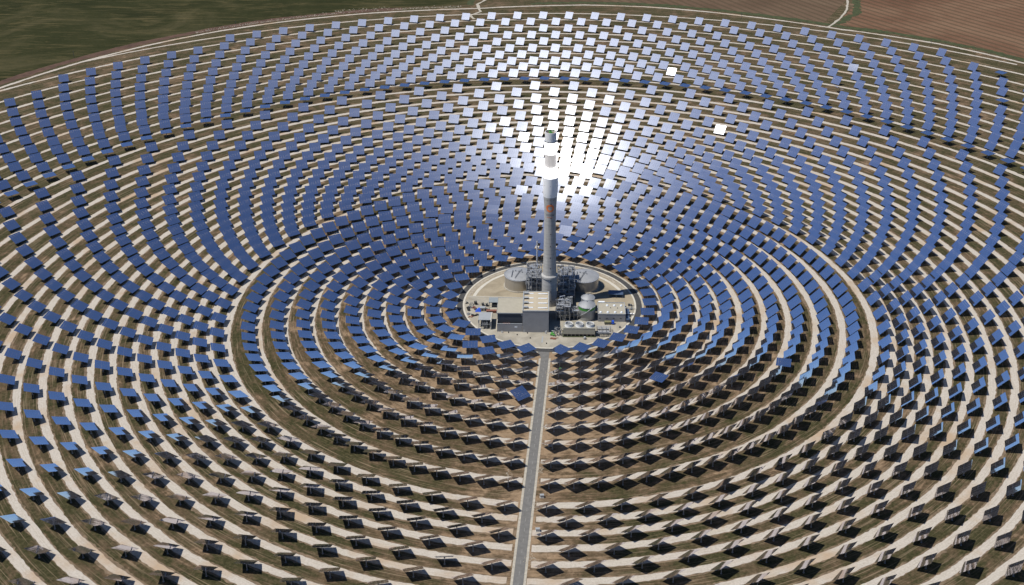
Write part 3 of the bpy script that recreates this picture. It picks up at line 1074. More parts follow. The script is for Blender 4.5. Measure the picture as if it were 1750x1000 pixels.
# ------------------------------------------------------------------ steel frameworks
def steelwork(label, x0, x1, y0, y1, levels, nx, ny, seed, pipes=40, vessels=3, top_clutter=30):
    g = random.Random(seed)
    t = thing('steel_framework', label, 'steelwork', ((x0 + x1) / 2, (y0 + y1) / 2, 0.2))
    cx, cy = (x0 + x1) / 2, (y0 + y1) / 2
    hx, hy = (x1 - x0) / 2, (y1 - y0) / 2
    xs = [-hx + 2 * hx * i / nx for i in range(nx + 1)]
    ys = [-hy + 2 * hy * i / ny for i in range(ny + 1)]
    zt = levels[-1]
    for x in xs:
        for y in ys:
            b = MB(); b.box(x - .22, x + .22, y - .22, y + .22, 0, zt + g.uniform(0.2, 1.6)); b.build('column', M['steel'], t)
    for li, z in enumerate(levels):
        b = MB()
        for x in xs:
            b.beam((x, -hy, z - .25), (x, hy, z - .25), 0.3, 0.45)
        for y in ys:
            b.beam((-hx, y, z - .25), (hx, y, z - .25), 0.3, 0.45)
        b.build('floor_beams', M['darksteel'], t)
        b = MB()
        for i in range(nx):
            for j in range(ny):
                if g.random() < 0.72:
                    b.box(xs[i] + .15, xs[i + 1] - .15, ys[j] + .15, ys[j + 1] - .15, z, z + .08)
        if b.v:
            b.build('floor_grating', M['steel'], t)
        b = MB()
        for sx in (-hx, hx):
            b.beam((sx, -hy, z + 1.1), (sx, hy, z + 1.1), 0.09)
            for j in range(int(2 * hy / 2) + 1):
                b.beam((sx, -hy + 2 * j, z), (sx, -hy + 2 * j, z + 1.1), 0.08)
        for sy in (-hy, hy):
            b.beam((-hx, sy, z + 1.1), (hx, sy, z + 1.1), 0.09)
            for j in range(int(2 * hx / 2) + 1):
                b.beam((-hx + 2 * j, sy, z), (-hx + 2 * j, sy, z + 1.1), 0.08)
        b.build('guard_rail', M['pipe'], t)
    b = MB()
    for li in range(len(levels) - 1):
        z0, z1 = levels[li], levels[li + 1]
        for i in range(nx):
            if g.random() < .7:
                b.beam((xs[i], -hy, z0), (xs[i + 1], -hy, z1 - .5), 0.16)
        for j in range(ny):
            if g.random() < .6:
                b.beam((hx, ys[j], z0), (hx, ys[j + 1], z1 - .5), 0.16)
                b.beam((-hx, ys[j], z0), (-hx, ys[j + 1], z1 - .5), 0.16)
    b.build('bracing', M['darksteel'], t)
    for k in range(vessels):
        x, y = g.uniform(-hx * .6, hx * .6), g.uniform(-hy * .7, hy * .7)
        z = g.choice(levels[:-1] if len(levels) > 1 else levels) + 1.6
        L_ = g.uniform(3, 6)
        b = MB(); ax = g.random() < .5
        if ax:
            b.tube([(x - L_ / 2, y, z), (x + L_ / 2, y, z)], 1.2, 16)
        else:
            b.tube([(x, y - L_ / 2, z), (x, y + L_ / 2, z)], 1.2, 16)
        b.build('vessel', M['pipe'], t, True)
    for k in range(pipes):
        z = g.choice(levels) + g.uniform(.5, 2.4)
        p = Vector((g.uniform(-hx, hx), g.uniform(-hy, hy), z))
        pts = [p.copy()]
        for s in range(g.randint(2, 5)):
            ax = g.randint(0, 2)
            d = g.uniform(1.5, 6) * g.choice((-1, 1))
            q = pts[-1].copy()
            q[ax] += d if ax < 2 else d * .6
            q.x = max(-hx - .6, min(hx + .6, q.x)); q.y = max(-hy - .6, min(hy + .6, q.y)); q.z = max(1.0, min(zt + 3.0, q.z))
            if (q - pts[-1]).length > .4:
                pts.append(q)
        if len(pts) > 1:
            b = MB()
            rr = g.uniform(.13, .36)
            for i in range(len(pts) - 1):
                b.tube([pts[i], pts[i + 1]], rr, 8)
            b.build('pipe', M['pipe'] if g.random() < .75 else M['steel'], t, True)
    b = MB()
    for k in range(top_clutter):
        x, y = g.uniform(-hx, hx), g.uniform(-hy, hy)
        w, d, h = g.uniform(.3, 1.3), g.uniform(.3, 1.3), g.uniform(.6, 2.6)
        if g.random() < .5:
            b.box(x - w / 2, x + w / 2, y - d / 2, y + d / 2, zt, zt + h)
        else:
            b.lathe(x, y, [(w * .5, zt), (w * .5, zt + h)], 10, cap_hi=True)
    b.build('valves', M['steel'], t, kind='stuff')
    return t


steelwork('tall steel framework crowded with silver pipes, left behind the tower', -17.6, -6.2, 4.0, 26.0, [5, 10, 15, 20], 3, 4, 1, 60, 4, 46)
steelwork('tall steel framework crowded with silver pipes, right behind the tower', 6.4, 19.4, 2.5, 25.0, [5, 10, 15, 19.5], 3, 4, 2, 66, 4, 52)
steelwork('narrow steel framework with bright pipes between grey hall and silver silo', 5.2, 15.2, -26.6, -14.5, [3.5, 7, 10.5], 3, 3, 3, 48, 4, 26)
steelwork('low dark pipe rack linking the framework with the silver silo', 15.8, 21.4, -24.5, -16.5, [3.2, 6.0], 2, 2, 4, 14, 1, 6)
b = MB()
b.tube([(8, -15, 11), (8, -15, 14.6), (11.5, -13.5, 14.6), (11.5, -13.5, 11)], 0.45, 10)
b.tube([(6.6, -18, 11), (6.6, -18, 13.8), (9.8, -18, 13.8), (9.8, -16, 13.8)], 0.4, 10)
b.tube([(12.5, -19, 11), (12.5, -19, 13.2), (14.6, -17, 13.2)], 0.35, 10)
o = b.build('loop_pipes', M['pipe'], smooth=True)
tag(o, 'bright silver looping pipes on top of the narrow front framework', 'pipes')

# dark process floor behind the hall
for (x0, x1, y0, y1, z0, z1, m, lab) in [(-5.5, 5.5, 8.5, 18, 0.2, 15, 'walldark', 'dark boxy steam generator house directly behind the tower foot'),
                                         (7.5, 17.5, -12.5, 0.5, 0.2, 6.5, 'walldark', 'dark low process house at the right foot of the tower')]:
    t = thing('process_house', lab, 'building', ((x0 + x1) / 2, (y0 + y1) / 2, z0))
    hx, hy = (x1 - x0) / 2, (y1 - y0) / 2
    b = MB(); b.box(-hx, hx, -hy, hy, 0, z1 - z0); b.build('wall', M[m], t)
    b = MB(); b.box(-hx - .2, hx + .2, -hy - .2, hy + .2, z1 - z0, z1 - z0 + .3); b.build('roof', M['darksteel'], t)
    g = random.Random(int(x0 * 10))
    for k in range(9):
        px, py = g.uniform(-hx + 1, hx - 1), g.uniform(-hy + 1, hy - 1)
        b = MB(); b.tube([(px, py, z1 - z0 + .3), (px, py, z1 - z0 + g.uniform(1, 2.4)), (px + g.uniform(-3, 3), py, z1 - z0 + 1.8)], .25, 8)
        b.build('roof_pipe', M['pipe'], t, True)
    b = MB(); b.box(-hx + 1, hx - 1, -hy - .35, -hy - .05, 1.0, 4.2); b.build('louvre', M['black'], t)

st = tag(MB().lathe(0, 0, [(0.62, 0), (0.62, 38.6), (0.5, 38.6), (0.5, 37.0)], 20).build('exhaust_stack', M['pipe'], smooth=True, loc=(-10.0, 31.0, 0.2)),
         'slim silver exhaust stack standing behind the left steel framework', 'chimney')

# ------------------------------------------------------------------ turbine hall, tall block
t = thing('turbine_hall', 'tall grey sheet-metal hall with beige roof and skylights in front of the tower', 'building', (-10.0, -29.1, 0.2))
HX, HY, HT = 9.6, 14.9, 17.7
b = MB(); b.box(-HX, HX, -HY, HY, 0, HT); b.build('wall', M['wall'], t)
b = MB()
b.box(-HX - .15, HX + .15, -HY - .15, -HY + .5, HT, HT + .75); b.box(-HX - .15, HX + .15, HY - .5, HY + .15, HT, HT + .75)
b.box(-HX - .15, -HX + .5, -HY + .5, HY - .5, HT, HT + .75); b.box(HX - .5, HX + .15, -HY + .5, HY - .5, HT, HT + .75)
b.build('parapet', M['trim'], t)
b = MB()
b.hexa([(-HX + .5, -HY + .5, HT), (0, -HY + .5, HT), (0, HY - .5, HT), (-HX + .5, HY - .5, HT), (-HX + .5, -HY + .5, HT + .12), (0, -HY + .5, HT + .5), (0, HY - .5, HT + .5), (-HX + .5, HY - .5, HT + .12)])
b.hexa([(0, -HY + .5, HT), (HX - .5, -HY + .5, HT), (HX - .5, HY - .5, HT), (0, HY - .5, HT), (0, -HY + .5, HT + .5), (HX - .5, -HY + .5, HT + .12), (HX - .5, HY - .5, HT + .12), (0, HY - .5, HT + .5)])
b.build('roof', M['roof'], t)
for k in range(4):
    yk = -HY + 4.6 + 7.2 * k
    b = MB(); b.box(1.6, 8.4, yk - .5, yk + .5, HT + .35, HT + .72); b.build('skylight', M['skylight'], t)
    b = MB(); b.box(-5.2, -1.9, yk - .1, yk + .95, HT + .35, HT + .72); b.build('skylight', M['skylight'], t)
    b = MB(); b.box(-8.9, -5.6, yk - 1.1, yk + 1.2, HT + .2, HT + 1.5); o1 = b.build('roof_vent', M['trim'], t)
    b = MB(); b.box(-8.5, -6.0, yk - 1.17, yk - 1.1, HT + .45, HT + 1.3); b.build('vent_opening', M['black'], o1)
for (x0, x1, y0, z0, z1, m) in [(5.8, 9.0, -HY - .06, 0.0, 0.35, 'yellow'), (-9.2, -7.8, -HY - .06, 0, 2.2, 'trim'), (7.4, 8.3, -HY - .06, 0, 1.9, 'white')]:
    b = MB(); b.box(x0, x1, y0, y0 + .06, z0, z1); b.build('door', M[m], t)
b = MB()
for k in range(12):
    b.box(-HX - .08 + 0 * k, -HX, -HY + 2.4 * k, -HY + 2.4 * k + .06, 12, HT)
b.build('panel_joints', M['walldark'], t)

# low annexe, with its open transformer yard behind a parapet wall
t = thing('annexe', 'lower grey building with beige roof and open transformer bay, left of the tall hall', 'building', (-29.2, -28.5, 0.2))
ax0, ax1 = -9.3, 9.4
b = MB()
b.box(ax0, ax1, -8.1, 14.5, 0, 11.8)
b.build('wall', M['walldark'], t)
b = MB()
b.box(ax0, ax1, -14.9, -14.6, 0, 6.5)
b.box(ax0, ax0 + .3, -14.6, -8.1, 0, 6.5)
b.build('front_wall', M['wall'], t)
b = MB(); b.box(ax0 - .1, ax1, -15.0, -14.5, 6.5, 6.8); b.build('coping', M['trim'], t)
b = MB(); b.box(ax0 - .35, ax1, -8.4, 14.8, 11.8, 12.15); b.build('roof', M['roof2'], t)
b = MB(); b.box(ax0 - .45, ax1, -8.6, -8.4, 11.6, 12.4); b.box(ax0 - .55, ax0 - .35, -8.4, 14.8, 11.6, 12.4); b.box(ax0 - .55, ax1, 14.8, 15.0, 11.6, 12.4)
b.build('parapet', M['trim'], t)
b = MB(); b.box(ax0 + .3, ax1, -14.6, -8.1, 0, 0.6); b.build('bay_floor', M['kerb'], t)
b = MB(); b.box(3.6, 5.6, -14.99, -14.9, 3.6, 4.6); b.build('sign_panel', M['skylight'], t)
b = MB(); b.box(ax1 - 1.0, ax1 - .1, -8.2, -8.1, 9.6, 11.2); b.build('wall_light', M['trim'], t)
tr = thing('transformer', 'rusty red transformer in the open bay of the lower grey building', 'transformer', (-31.6, -39.6, 0.8))
b = MB(); b.box(-2.6, 2.6, -1.3, 1.3, 0, 3.9); b.build('tank', M['rust'], tr)
b = MB()
for k in range(9):
    b.box(-2.4 + k * .58, -2.15 + k * .58, -1.75, -1.3, .4, 3.5)
b.build('cooling_fins', M['rust'], tr)
for k in range(3):
    b = MB(); b.lathe(-1.6 + 1.6 * k, .2, [(.2, 3.9), (.3, 4.3), (.15, 5.4)], 10, cap_hi=True); b.build('bushing', M['darksteel'], tr)
for lab, x, y, w, d, h, m in [('white switchgear cabinets in the open bay beside the red transformer', -23.6, -38.9, 7.0, 1.6, 3.4, 'trim'),
                              ('dark blue cabinet in the open bay right of the red transformer', -26.9, -40.6, 2.2, 2.0, 4.2, 'bluedark'),
                              ('dark blue cabinet in the open bay left of the red transformer', -36.5, -40.4, 2.4, 2.4, 3.6, 'bluedark')]:
    s = thing('switchgear_cabinet', lab, 'cabinet', (x, y, .8))
    b = MB(); b.box(-w / 2, w / 2, -d / 2, d / 2, 0, h); b.build('housing', M[m], s)
    n = max(1, int(w / 1.1))
    for k in range(n):
        b = MB(); b.box(-w / 2 + .1 + k * w / n, -w / 2 - .1 + (k + 1) * w / n, -d / 2 - .05, -d / 2, .3, h - .3); b.build('door', M['walldark' if m != 'trim' else 'white'], s)
    b = MB(); b.box(-w / 2 - .1, w / 2 + .1, -d / 2 - .1, d / 2 + .1, h, h + .12); b.build('lid', M['darksteel'], s)

# canopy left of the annexe
t = thing('canopy', 'flat blue-grey canopy on posts behind the left end of the annexe', 'canopy', (-42.3, -3.9, 0.2))
b = MB(); b.box(-4.2, 4.2, -4.0, 4.0, 4.6, 4.9); b.build('roof', plain("canopy_sheet", (0.25, 0.28, 0.29), .6, .1), t)
for x in (-3.9, 3.9):
    for y in (-3.7, 0, 3.7):
        b = MB(); b.box(x - .12, x + .12, y - .12, y + .12, 0, 4.6); b.build('post', M['steel'], t)
b = MB(); b.box(-2.2, 3.6, 3.2, 3.4, 0, 4.4); b.build('back_wall', M['walldark'], t)
b = MB(); b.box(-1.6, 3.4, -2.6, 2.8, 0, 2.3)
s = b.build('pallet_stack', M['darksteel'], loc=(-42.3, -3.9, .2)); tag(s, 'dark stacked goods stored beneath the blue-grey canopy', 'goods')

# transformer shelter, front left
t = thing('transformer_shelter', 'grey flat-roofed shelter with open frame at the left of the annexe', 'shelter', (-47.0, -31.0, 0.2))
b = MB(); b.box(-5.6, 4.4, -6.2, 5.4, 6.0, 6.3); b.build('roof', M['trim'], t)
b = MB(); b.box(-5.8, -5.4, -6.2, 5.4, 3.2, 6.0); b.box(-5.4, 3.2, 4.9, 5.2, 0, 6.0); b.build('wall', M['wall'], t)
for x in (-5.2, -2.4, .4, 3.0):
    for y in (-5.8, -9.0):
        b = MB(); b.box(x - .15, x + .15, y - .15, y + .15, 0, 6.0 if y > -7 else 4.2); b.build('post', M['steel'], t)
b = MB()
for y in (-9.0,):
    b.beam((-5.2, y, 4.1), (3.0, y, 4.1), .25)
for x in (-5.2, -2.4, .4, 3.0):
    b.beam((x, -5.8, 4.1), (x, -9.0, 4.1), .2)
b.build('bus_frame', M['steel'], t)
b = MB(); b.box(-1.8, 1.6, -8.4, -4.6, 0, 3.2); b.build('transformer_body', M['darksteel'], t)
for k in range(3):
    b = MB(); b.lathe(-1.2 + 1.2 * k, -6.5, [(.15, 3.2), (.28, 3.8), (.12, 4.8)], 10, cap_hi=True); b.build('bushing', M['pipe'], t)
w = thing('firewall', 'thin pale concrete firewall standing beside the flat-roofed shelter', 'wall', (-43.2, -34.2, .2))
b = MB(); b.box(-.25, .25, -6.6, 7.0, 0, 6.6); b.build('panel', M['trim'], w)
b = MB(); b.box(-.32, .32, -6.7, 7.1, 6.6, 6.85); b.build('coping', M['kerb'], w)

# ------------------------------------------------------------------ silos
def silo(x, y, r, h, hd, label, band):
    t = thing('silo', label, 'tank', (x, y, .2), 0, 'silver silos')
    b = MB(); b.lathe(0, 0, [(r, 0), (r, h)], 64); b.build('tank_wall', M['silowall'], t, True)
    prof = [(r * (1 - k / 10) if k < 10 else .02, h + .05 + hd * (1 - (1 - k / 10) ** 1.7)) for k in range(11)]
    b = MB(); b.lathe(0, 0, prof, 64); b.build('dome_roof', M['tankroof'], t, True)
    b = MB(); b.lathe(0, 0, [(r - .05, h - .1), (r + .22, h - .05), (r + .22, h + .25), (r - .1, h + .3)], 64); b.build('roof_rim', M['pipe'], t, True)
    b = MB(); b.lathe(0, 0, [(.45, h + hd), (.45, h + hd + .6)], 12, cap_hi=True); b.build('top_hatch', M['steel'], t)
    if band:
        b = MB(); b.lathe(0, 0, [(r + .03, h - 2.4), (r + .03, h - .45)], 64); b.build('green_band', M['green'], t, True)
        b = MB()
        for k in range(23):
            a0, a1 = R(-150 + k * 3.9), R(-150 + (k + 1) * 3.9)
            z0, z1 = 2.6 + k * .37, 2.6 + (k + 1) * .37
            b.hexa([((r + .05) * math.cos(a0), (r + .05) * math.sin(a0), z0), ((r + .95) * math.cos(a0), (r + .95) * math.sin(a0), z0),
                    ((r + .95) * math.cos(a1), (r + .95) * math.sin(a1), z1), ((r + .05) * math.cos(a1), (r + .05) * math.sin(a1), z1),
                    ((r + .05) * math.cos(a0), (r + .05) * math.sin(a0), z0 + .4), ((r + .95) * math.cos(a0), (r + .95) * math.sin(a0), z0 + .4),
                    ((r + .95) * math.cos(a1), (r + .95) * math.sin(a1), z1 + .4), ((r + .05) * math.cos(a1), (r + .05) * math.sin(a1), z1 + .4)])
        b.build('spiral_stair', M['pipe'], t)
    return t


silo(28.3, -20.8, 6.3, 10.9, 2.6, 'grey silo with silver dome, green band and spiral stair', True)
silo(29.4, -8.6, 5.1, 10.4, 2.3, 'smaller silver-domed silo peeping out behind the green-banded silo', False)

# ------------------------------------------------------------------ electrical building
t = thing('electrical_building', 'low grey building with pale roof and seven skylight domes, right of the silos', 'building', (46.9, -18.6, .2))
b = MB(); b.box(-10.3, 10.3, -8.7, 8.6, 0, 6.4); b.build('wall', M['wall'], t)
b = MB(); b.box(-10.0, 10.0, -8.4, 8.3, 6.4, 6.55); b.build('roof', M['roof2'], t)
b = MB()
b.box(-10.45, 10.45, -8.85, -8.4, 6.4, 6.95); b.box(-10.45, 10.45, 8.3, 8.75, 6.4, 7.1); b.box(-10.45, -10.0, -8.4, 8.3, 6.4, 6.95); b.box(10.0, 10.45, -8.4, 8.3, 6.4, 6.95)
b.build('parapet', M['trim'], t)
for x, y in [(-8.3, -6.2), (-2.9, -6.2), (2.6, -6.2), (7.4, -6.2), (-3.0, 4.2), (2.4, 4.2), (7.6, 4.2)]:
    b = MB(); b.lathe(x, y, [(1.0, 6.55), (1.0, 6.9), (.8, 7.3), (.45, 7.6), (.02, 7.7)], 16); b.build('skylight_dome', M['skylight'], t, True)
for x, y in [(-.6, .6), (4.6, .4)]:
    b = MB(); b.lathe(x, y, [(.3, 6.55), (.3, 7.2)], 10, cap_hi=True); b.build('roof_vent', M['darksteel'], t)
b = MB()
for k in range(4):
    b.box(-9.6 + 5.2 * k, -8.2 + 5.2 * k, -8.76, -8.7, 2.6, 3.4)
b.build('wall_louvre', M['walldark'], t)
b = MB(); b.box(-9.9, -8.9, -8.76, -8.7, 0, 2.1); b.build('door', M['trim'], t)

# ------------------------------------------------------------------ cooling tower
t = thing('cooling_tower', 'beige three-fan cooling tower with dark louvred base in front of the silos', 'cooling tower', (22.1, -45.8, .2))
b = MB(); b.box(-11.6, 11.6, -3.9, 3.8, 2.2, 7.0); b.build('casing', M['beigewall'], t)
b = MB(); b.box(-11.8, 11.8, -4.0, 3.9, 7.0, 7.2); b.build('deck', plain("fan_deck", (0.27, 0.26, 0.22), .8, 0), t)
b = MB()
for x in [-11.6 + 2.9 * k for k in range(9)]:
    for y in (-3.8, 3.7):
        b.box(x - .12, x + .12, y - .12, y + .12, .3, 2.2)
b.build('legs', M['beigewall'], t)
b = MB(); b.box(-11.3, 11.3, -3.3, 3.2, .35, 2.2); b.build('fill_packs', M['black'], t)
b = MB(); b.box(-12.2, 12.2, -4.6, 4.5, 0, .35); b.build('basin', M['ditch'], t)
for i in (-7.7, .1, 7.9):
    b = MB(); b.lathe(i, -.1, [(3.0, 7.2), (2.75, 8.1), (2.85, 9.3), (2.65, 9.3), (2.5, 8.1), (2.7, 7.25)], 40); fs_ = b.build('fan_stack', M['white'], t, True)
    b = MB()
    b.lathe(i, -.1, [(.45, 8.2), (.45, 8.9)], 12, cap_hi=True)
    for k in range(6):
        a = 2 * math.pi * k / 6 + i
        c_, s_ = math.cos(a), math.sin(a)
        b.hexa([(i + .4 * c_ - .3 * s_, -.1 + .4 * s_ + .3 * c_, 8.5), (i + 2.3 * c_ - .35 * s_, -.1 + 2.3 * s_ + .35 * c_, 8.55),
                (i + 2.3 * c_ + .35 * s_, -.1 + 2.3 * s_ - .35 * c_, 8.35), (i + .4 * c_ + .3 * s_, -.1 + .4 * s_ - .3 * c_, 8.3),
                (i + .4 * c_ - .3 * s_, -.1 + .4 * s_ + .3 * c_, 8.6), (i + 2.3 * c_ - .35 * s_, -.1 + 2.3 * s_ + .35 * c_, 8.65),
                (i + 2.3 * c_ + .35 * s_, -.1 + 2.3 * s_ - .35 * c_, 8.45), (i + .4 * c_ + .3 * s_, -.1 + .4 * s_ - .3 * c_, 8.4)])
    b.build('fan', M['trim'], fs_)
    b = MB(); b.box(i - 2.7, i + 2.7, -.1 - .1, -.1 + .1, 8.95, 9.1); b.build('motor_beam', M['steel'], fs_)

# pipe skids left of the cooling tower
t = thing('pump_skid', 'green pumps and grey pipes at the left end of the cooling tower', 'pumps', (6.0, -45.5, .2))
for k, (x, y) in enumerate([(-4.2, -2.6), (-2.4, -3.4), (-3.6, -.6)]):
    b = MB(); b.tube([(x - 1.0, y, .9), (x + 1.0, y, .9)], .7, 12); b.build('pump', M['green'], t, True)
g = random.Random(5)
for k in range(16):
    x, y = g.uniform(-2.5, 3.4), g.uniform(-3.8, 5)
    z = g.uniform(1, 4)
    b = MB(); b.tube([(x, y, .1), (x, y, z)], .2, 8); b.tube([(x, y, z), (x + g.uniform(-2, 2), y + g.uniform(-2, 2), z)], .2, 8)
    b.build('pipe', M['steel'] if k % 3 else M['pipe'], t, True)
b = MB()
for x in (-2, .2, 2.4):
    for y in (-3, 1, 4.5):
        b.box(x - .1, x + .1, y - .1, y + .1, 0, 4.4)
    b.beam((x, -3, 4.3), (x, 4.5, 4.3), .2)
b.build('rack', M['darksteel'], t)

# vessels right of the cooling tower
for k, (y, r_, lab) in enumerate([(-41.4, .75, 'thin silver horizontal vessel behind the nearer one, right of the cooling tower'),
                                  (-45.6, 1.15, 'thick grey horizontal vessel right of the cooling tower'),
                                  (-48.6, .6, 'thin dark pipe header nearest the mirrors, right of the cooling tower')]):
    t = thing('horizontal_vessel', lab, 'vessel', (40.3, y, .2))
    b = MB(); b.tube([(-4.2, 0, 2.0), (-4.0, 0, 2.0), (4.0, 0, 2.0), (4.2, 0, 2.0)], r_, 20); b.build('shell', M['steel'] if k < 2 else M['darksteel'], t, True)
    for x in (-3, 0, 3):
        b = MB(); b.box(x - .2, x + .2, -.6, .6, 0, 2.0 - r_ * .7); b.build('saddle', M['steel'], t)
    b = MB()
    for x in (-3.4, -1.2, 1.4, 3.2):
        b.tube([(x, 0, 2), (x, 0, 3.3), (x + .8, 0, 3.3)], .16, 6)
    b.build('nozzles', M['steel'], t)
t = thing('pipe_rack', 'low dark pipe rack among the vessels right of the cooling tower', 'pipe rack', (40.5, -44.5, .2))
b = MB()
for x in (-5, -1.7, 1.7, 5):
    for y in (-5.5, 5):
        b.box(x - .12, x + .12, y - .12, y + .12, 0, 3.6)
    b.beam((x, -5.5, 3.5), (x, 5, 3.5), .2)
b.build('frame', M['darksteel'], t)
for y in (-4.9, 1.9, 3.4, 4.4):
    b = MB(); b.tube([(-5.5, y, 3.75), (5.5, y, 3.75)], .14, 8); b.build('pipe', M['pipe'], t, True)


# ------------------------------------------------------------------ yard objects
def cable_drum(x, y, rz, lab, s=1.0):
    t = thing('cable_drum', lab, 'cable drum', (x, y, .2), rz, 'black cable drums on the yard')
    r = 1.35 * s
    for sx in (-.62, .62):
        b = MB(); b.tube([(sx - .07, 0, r), (sx + .07, 0, r)], r, 20); b.build('flange', M['black'], t)
    b = MB(); b.tube([(-.55, 0, r), (.55, 0, r)], r * .6, 16); b.build('core', M['darksteel'], t, True)


cable_drum(-56.9, -2.4, .5, 'large black cable drum beside a pale frame, left of two others', 1.1)
cable_drum(-51.1, -4.6, .4, 'black cable drum, left one of the touching pair near the blue-grey canopy')
cable_drum(-48.1, -5.0, .3, 'black cable drum, right one of the touching pair near the blue-grey canopy')
cable_drum(-62.4, -9.6, .8, 'small black cable drum at the left edge of the yard, rear one', .75)
cable_drum(-61.6, -12.6, .8, 'small black cable drum at the left edge of the yard, front one', .75)

t = thing('site_container', 'beige site box on the yard beside the bright blue tarpaulin', 'container', (-51.2, -11.6, .2), .05)
b = MB(); b.box(-1.9, 1.9, -1.6, 1.6, 0, 2.6); b.build('body', M['roof2'], t)
b = MB(); b.box(-2.0, 2.0, -1.7, 1.7, 2.6, 2.75); b.build('roof', M['trim'], t)
b = MB(); b.box(-.5, .5, -1.66, -1.6, .2, 2.2); b.build('door', M['walldark'], t)
b = MB()
b.add([(-2.6, -2.2, 0), (2.2, -2.0, 0), (2.4, 2.4, 0), (-1.6, 2.2, 0), (-.9, -.9, 1.7), (1.6, -.6, 2.3), (1.7, 1.4, 2.3), (.2, 1.2, 1.9)],
      [(0, 1, 5, 4), (1, 2, 6, 5), (2, 3, 7, 6), (3, 0, 4, 7), (4, 5, 6, 7)])
tag(b.build('tarpaulin', M['blue'], loc=(-54.3, -12.4, .2)), 'bright blue tarpaulin over a heap beside the beige site box', 'tarpaulin')
t = thing('steel_container', 'long rusty red steel container by the annexe corner', 'container', (-44.0, -14.8, .2))
b = MB(); b.box(-4.0, 4.0, -1.0, 1.0, 0, 1.9); b.build('body', M['rust'], t)
b = MB()
for k in range(20):
    b.box(-3.9 + .4 * k, -3.7 + .4 * k, -1.08, -1.0, .1, 1.8)
b.build('ribs', M['rust'], t)
b = MB(); b.box(-4.05, 4.05, -1.1, 1.05, 1.9, 2.0); b.build('roof', M['rust'], t)

t = thing('pale_frame', 'pale steel frame stack beside the large black cable drum', 'frame', (-60.1, -3.2, .2))
for k in range(4):
    b = MB()
    for s in (-1, 1):
        b.box(-1.6, 1.6, s * 1.4 - .08, s * 1.4 + .08, .1 + k * .4, .25 + k * .4); b.box(s * 1.5 - .08, s * 1.5 + .08, -1.32, 1.32, .1 + k * .4, .25 + k * .4)
    b.build('rail', M['kerb'], t)

# loose material on the left of the yard
g = random.Random(12)
spots = [(-62.5, -1.5, 3), (-60.5, -7.5, 4), (-57.2, -8.6, 4), (-47.2, -11.5, 3), (-56.6, -11.2, 3), (-60.8, -18, 4), (-59.0, -22, 3), (-56.6, -19.5, 5), (-53.5, -19.5, 4), (-48.8, -9.0, 2)]
for j, (x, y, n) in enumerate(spots):
    b = MB()
    for k in range(n * 2):
        dx, dy = g.uniform(-1.7, 1.7), g.uniform(-1.2, 1.2)
        a = g.uniform(0, 3.14)
        l_, w_, h_ = g.uniform(.8, 2.6), g.uniform(.15, .7), g.uniform(.2, 1.1)
        c_, s_ = math.cos(a) * l_ / 2, math.sin(a) * l_ / 2
        b.beam((dx - c_, dy - s_, h_ / 2), (dx + c_, dy + s_, h_ / 2), w_, h_)
    o = b.build('scrap_heap', M[['darksteel', 'steel', 'rust', 'black'][j % 4]], loc=(x, y, .24)); o['kind'] = 'stuff'
    o['label'] = 'loose steel sections and scrap lying on the left of the yard'

# right yard
t = thing('sunshade', 'dark blue flat shade roof lying in the tower shadow, right of the tanks', 'shelter', (52.2, 13.4, .2), -.05)
b = MB(); b.box(-6.2, 5.4, -3.6, 3.4, 2.9, 3.1); b.build('roof', M['bluedark'], t)
for x in (-5.8, 0, 5.0):
    for y in (-3.3, 3.1):
        b = MB(); b.box(x - .1, x + .1, y - .1, y + .1, 0, 2.9); b.build('post', M['steel'], t)
for k, (x, y, w_, d_, h_, m, lab) in enumerate([
    (40.1, -4.6, 4.6, 6.0, 3.4, 'trim', 'pale grey cabin with flat roof behind the seven-dome building, left one'),
    (46.6, -5.4, 3.6, 3.4, 2.0, 'trim', 'smaller pale grey cabin behind the seven-dome building, right one'),
    (59.3, -16.0, 2.4, 8.0, 2.6, 'bluedark', 'dark blue container along the right wall of the seven-dome building, rear one'),
    (59.1, -25.3, 2.4, 6.0, 2.6, 'bluedark', 'dark blue container along the right wall of the seven-dome building, front one')]):
    t = thing('cabin' if k < 2 else 'container', lab, 'cabin' if k < 2 else 'container', (x, y, .2))
    b = MB(); b.box(-w_ / 2, w_ / 2, -d_ / 2, d_ / 2, 0, h_); b.build('body', M[m], t)
    b = MB(); b.box(-w_ / 2 - .1, w_ / 2 + .1, -d_ / 2 - .1, d_ / 2 + .1, h_, h_ + .14); b.build('roof', M['skylight' if k < 2 else 'bluedark'], t)
    b = MB(); b.box(-.5, .5, -d_ / 2 - .05, -d_ / 2, .1, 1.9); b.build('door', M['walldark'], t)
t = thing('water_tank', 'small upright tank with green base and silver top near the right kerb', 'tank', (51.0, -5.5, .2))
b = MB(); b.lathe(0, 0, [(1.4, 0), (1.4, 2.4)], 24); b.build('lower_shell', M['green'], t, True)
b = MB(); b.lathe(0, 0, [(1.42, 2.4), (1.42, 3.4), (.8, 3.9), (.02, 4.0)], 24); b.build('upper_shell', M['pipe'], t, True)
t = thing('equipment_skid', 'cluster of dark pumps and grey cabinets near the right kerb', 'machinery', (60.0, -5.0, .2))
g = random.Random(9)
for k in range(14):
    x, y = g.uniform(-5.5, 3.6), g.uniform(-4.2, 4.2)
    w_, d_, h_ = g.uniform(.6, 2), g.uniform(.6, 2), g.uniform(.8, 2.4)
    b = MB(); b.box(x - w_ / 2, x + w_ / 2, y - d_ / 2, y + d_ / 2, 0, h_); b.build('cabinet', M[g.choice(['steel', 'darksteel', 'white', 'darksteel'])], t)
for k in range(10):
    x, y = g.uniform(-6, 3.6), g.uniform(-4.2, 4.2)
    b = MB(); b.tube([(x, y, .8), (x + g.uniform(1, 4), y, .8)], .18, 8); b.build('pipe', M['steel'], t, True)


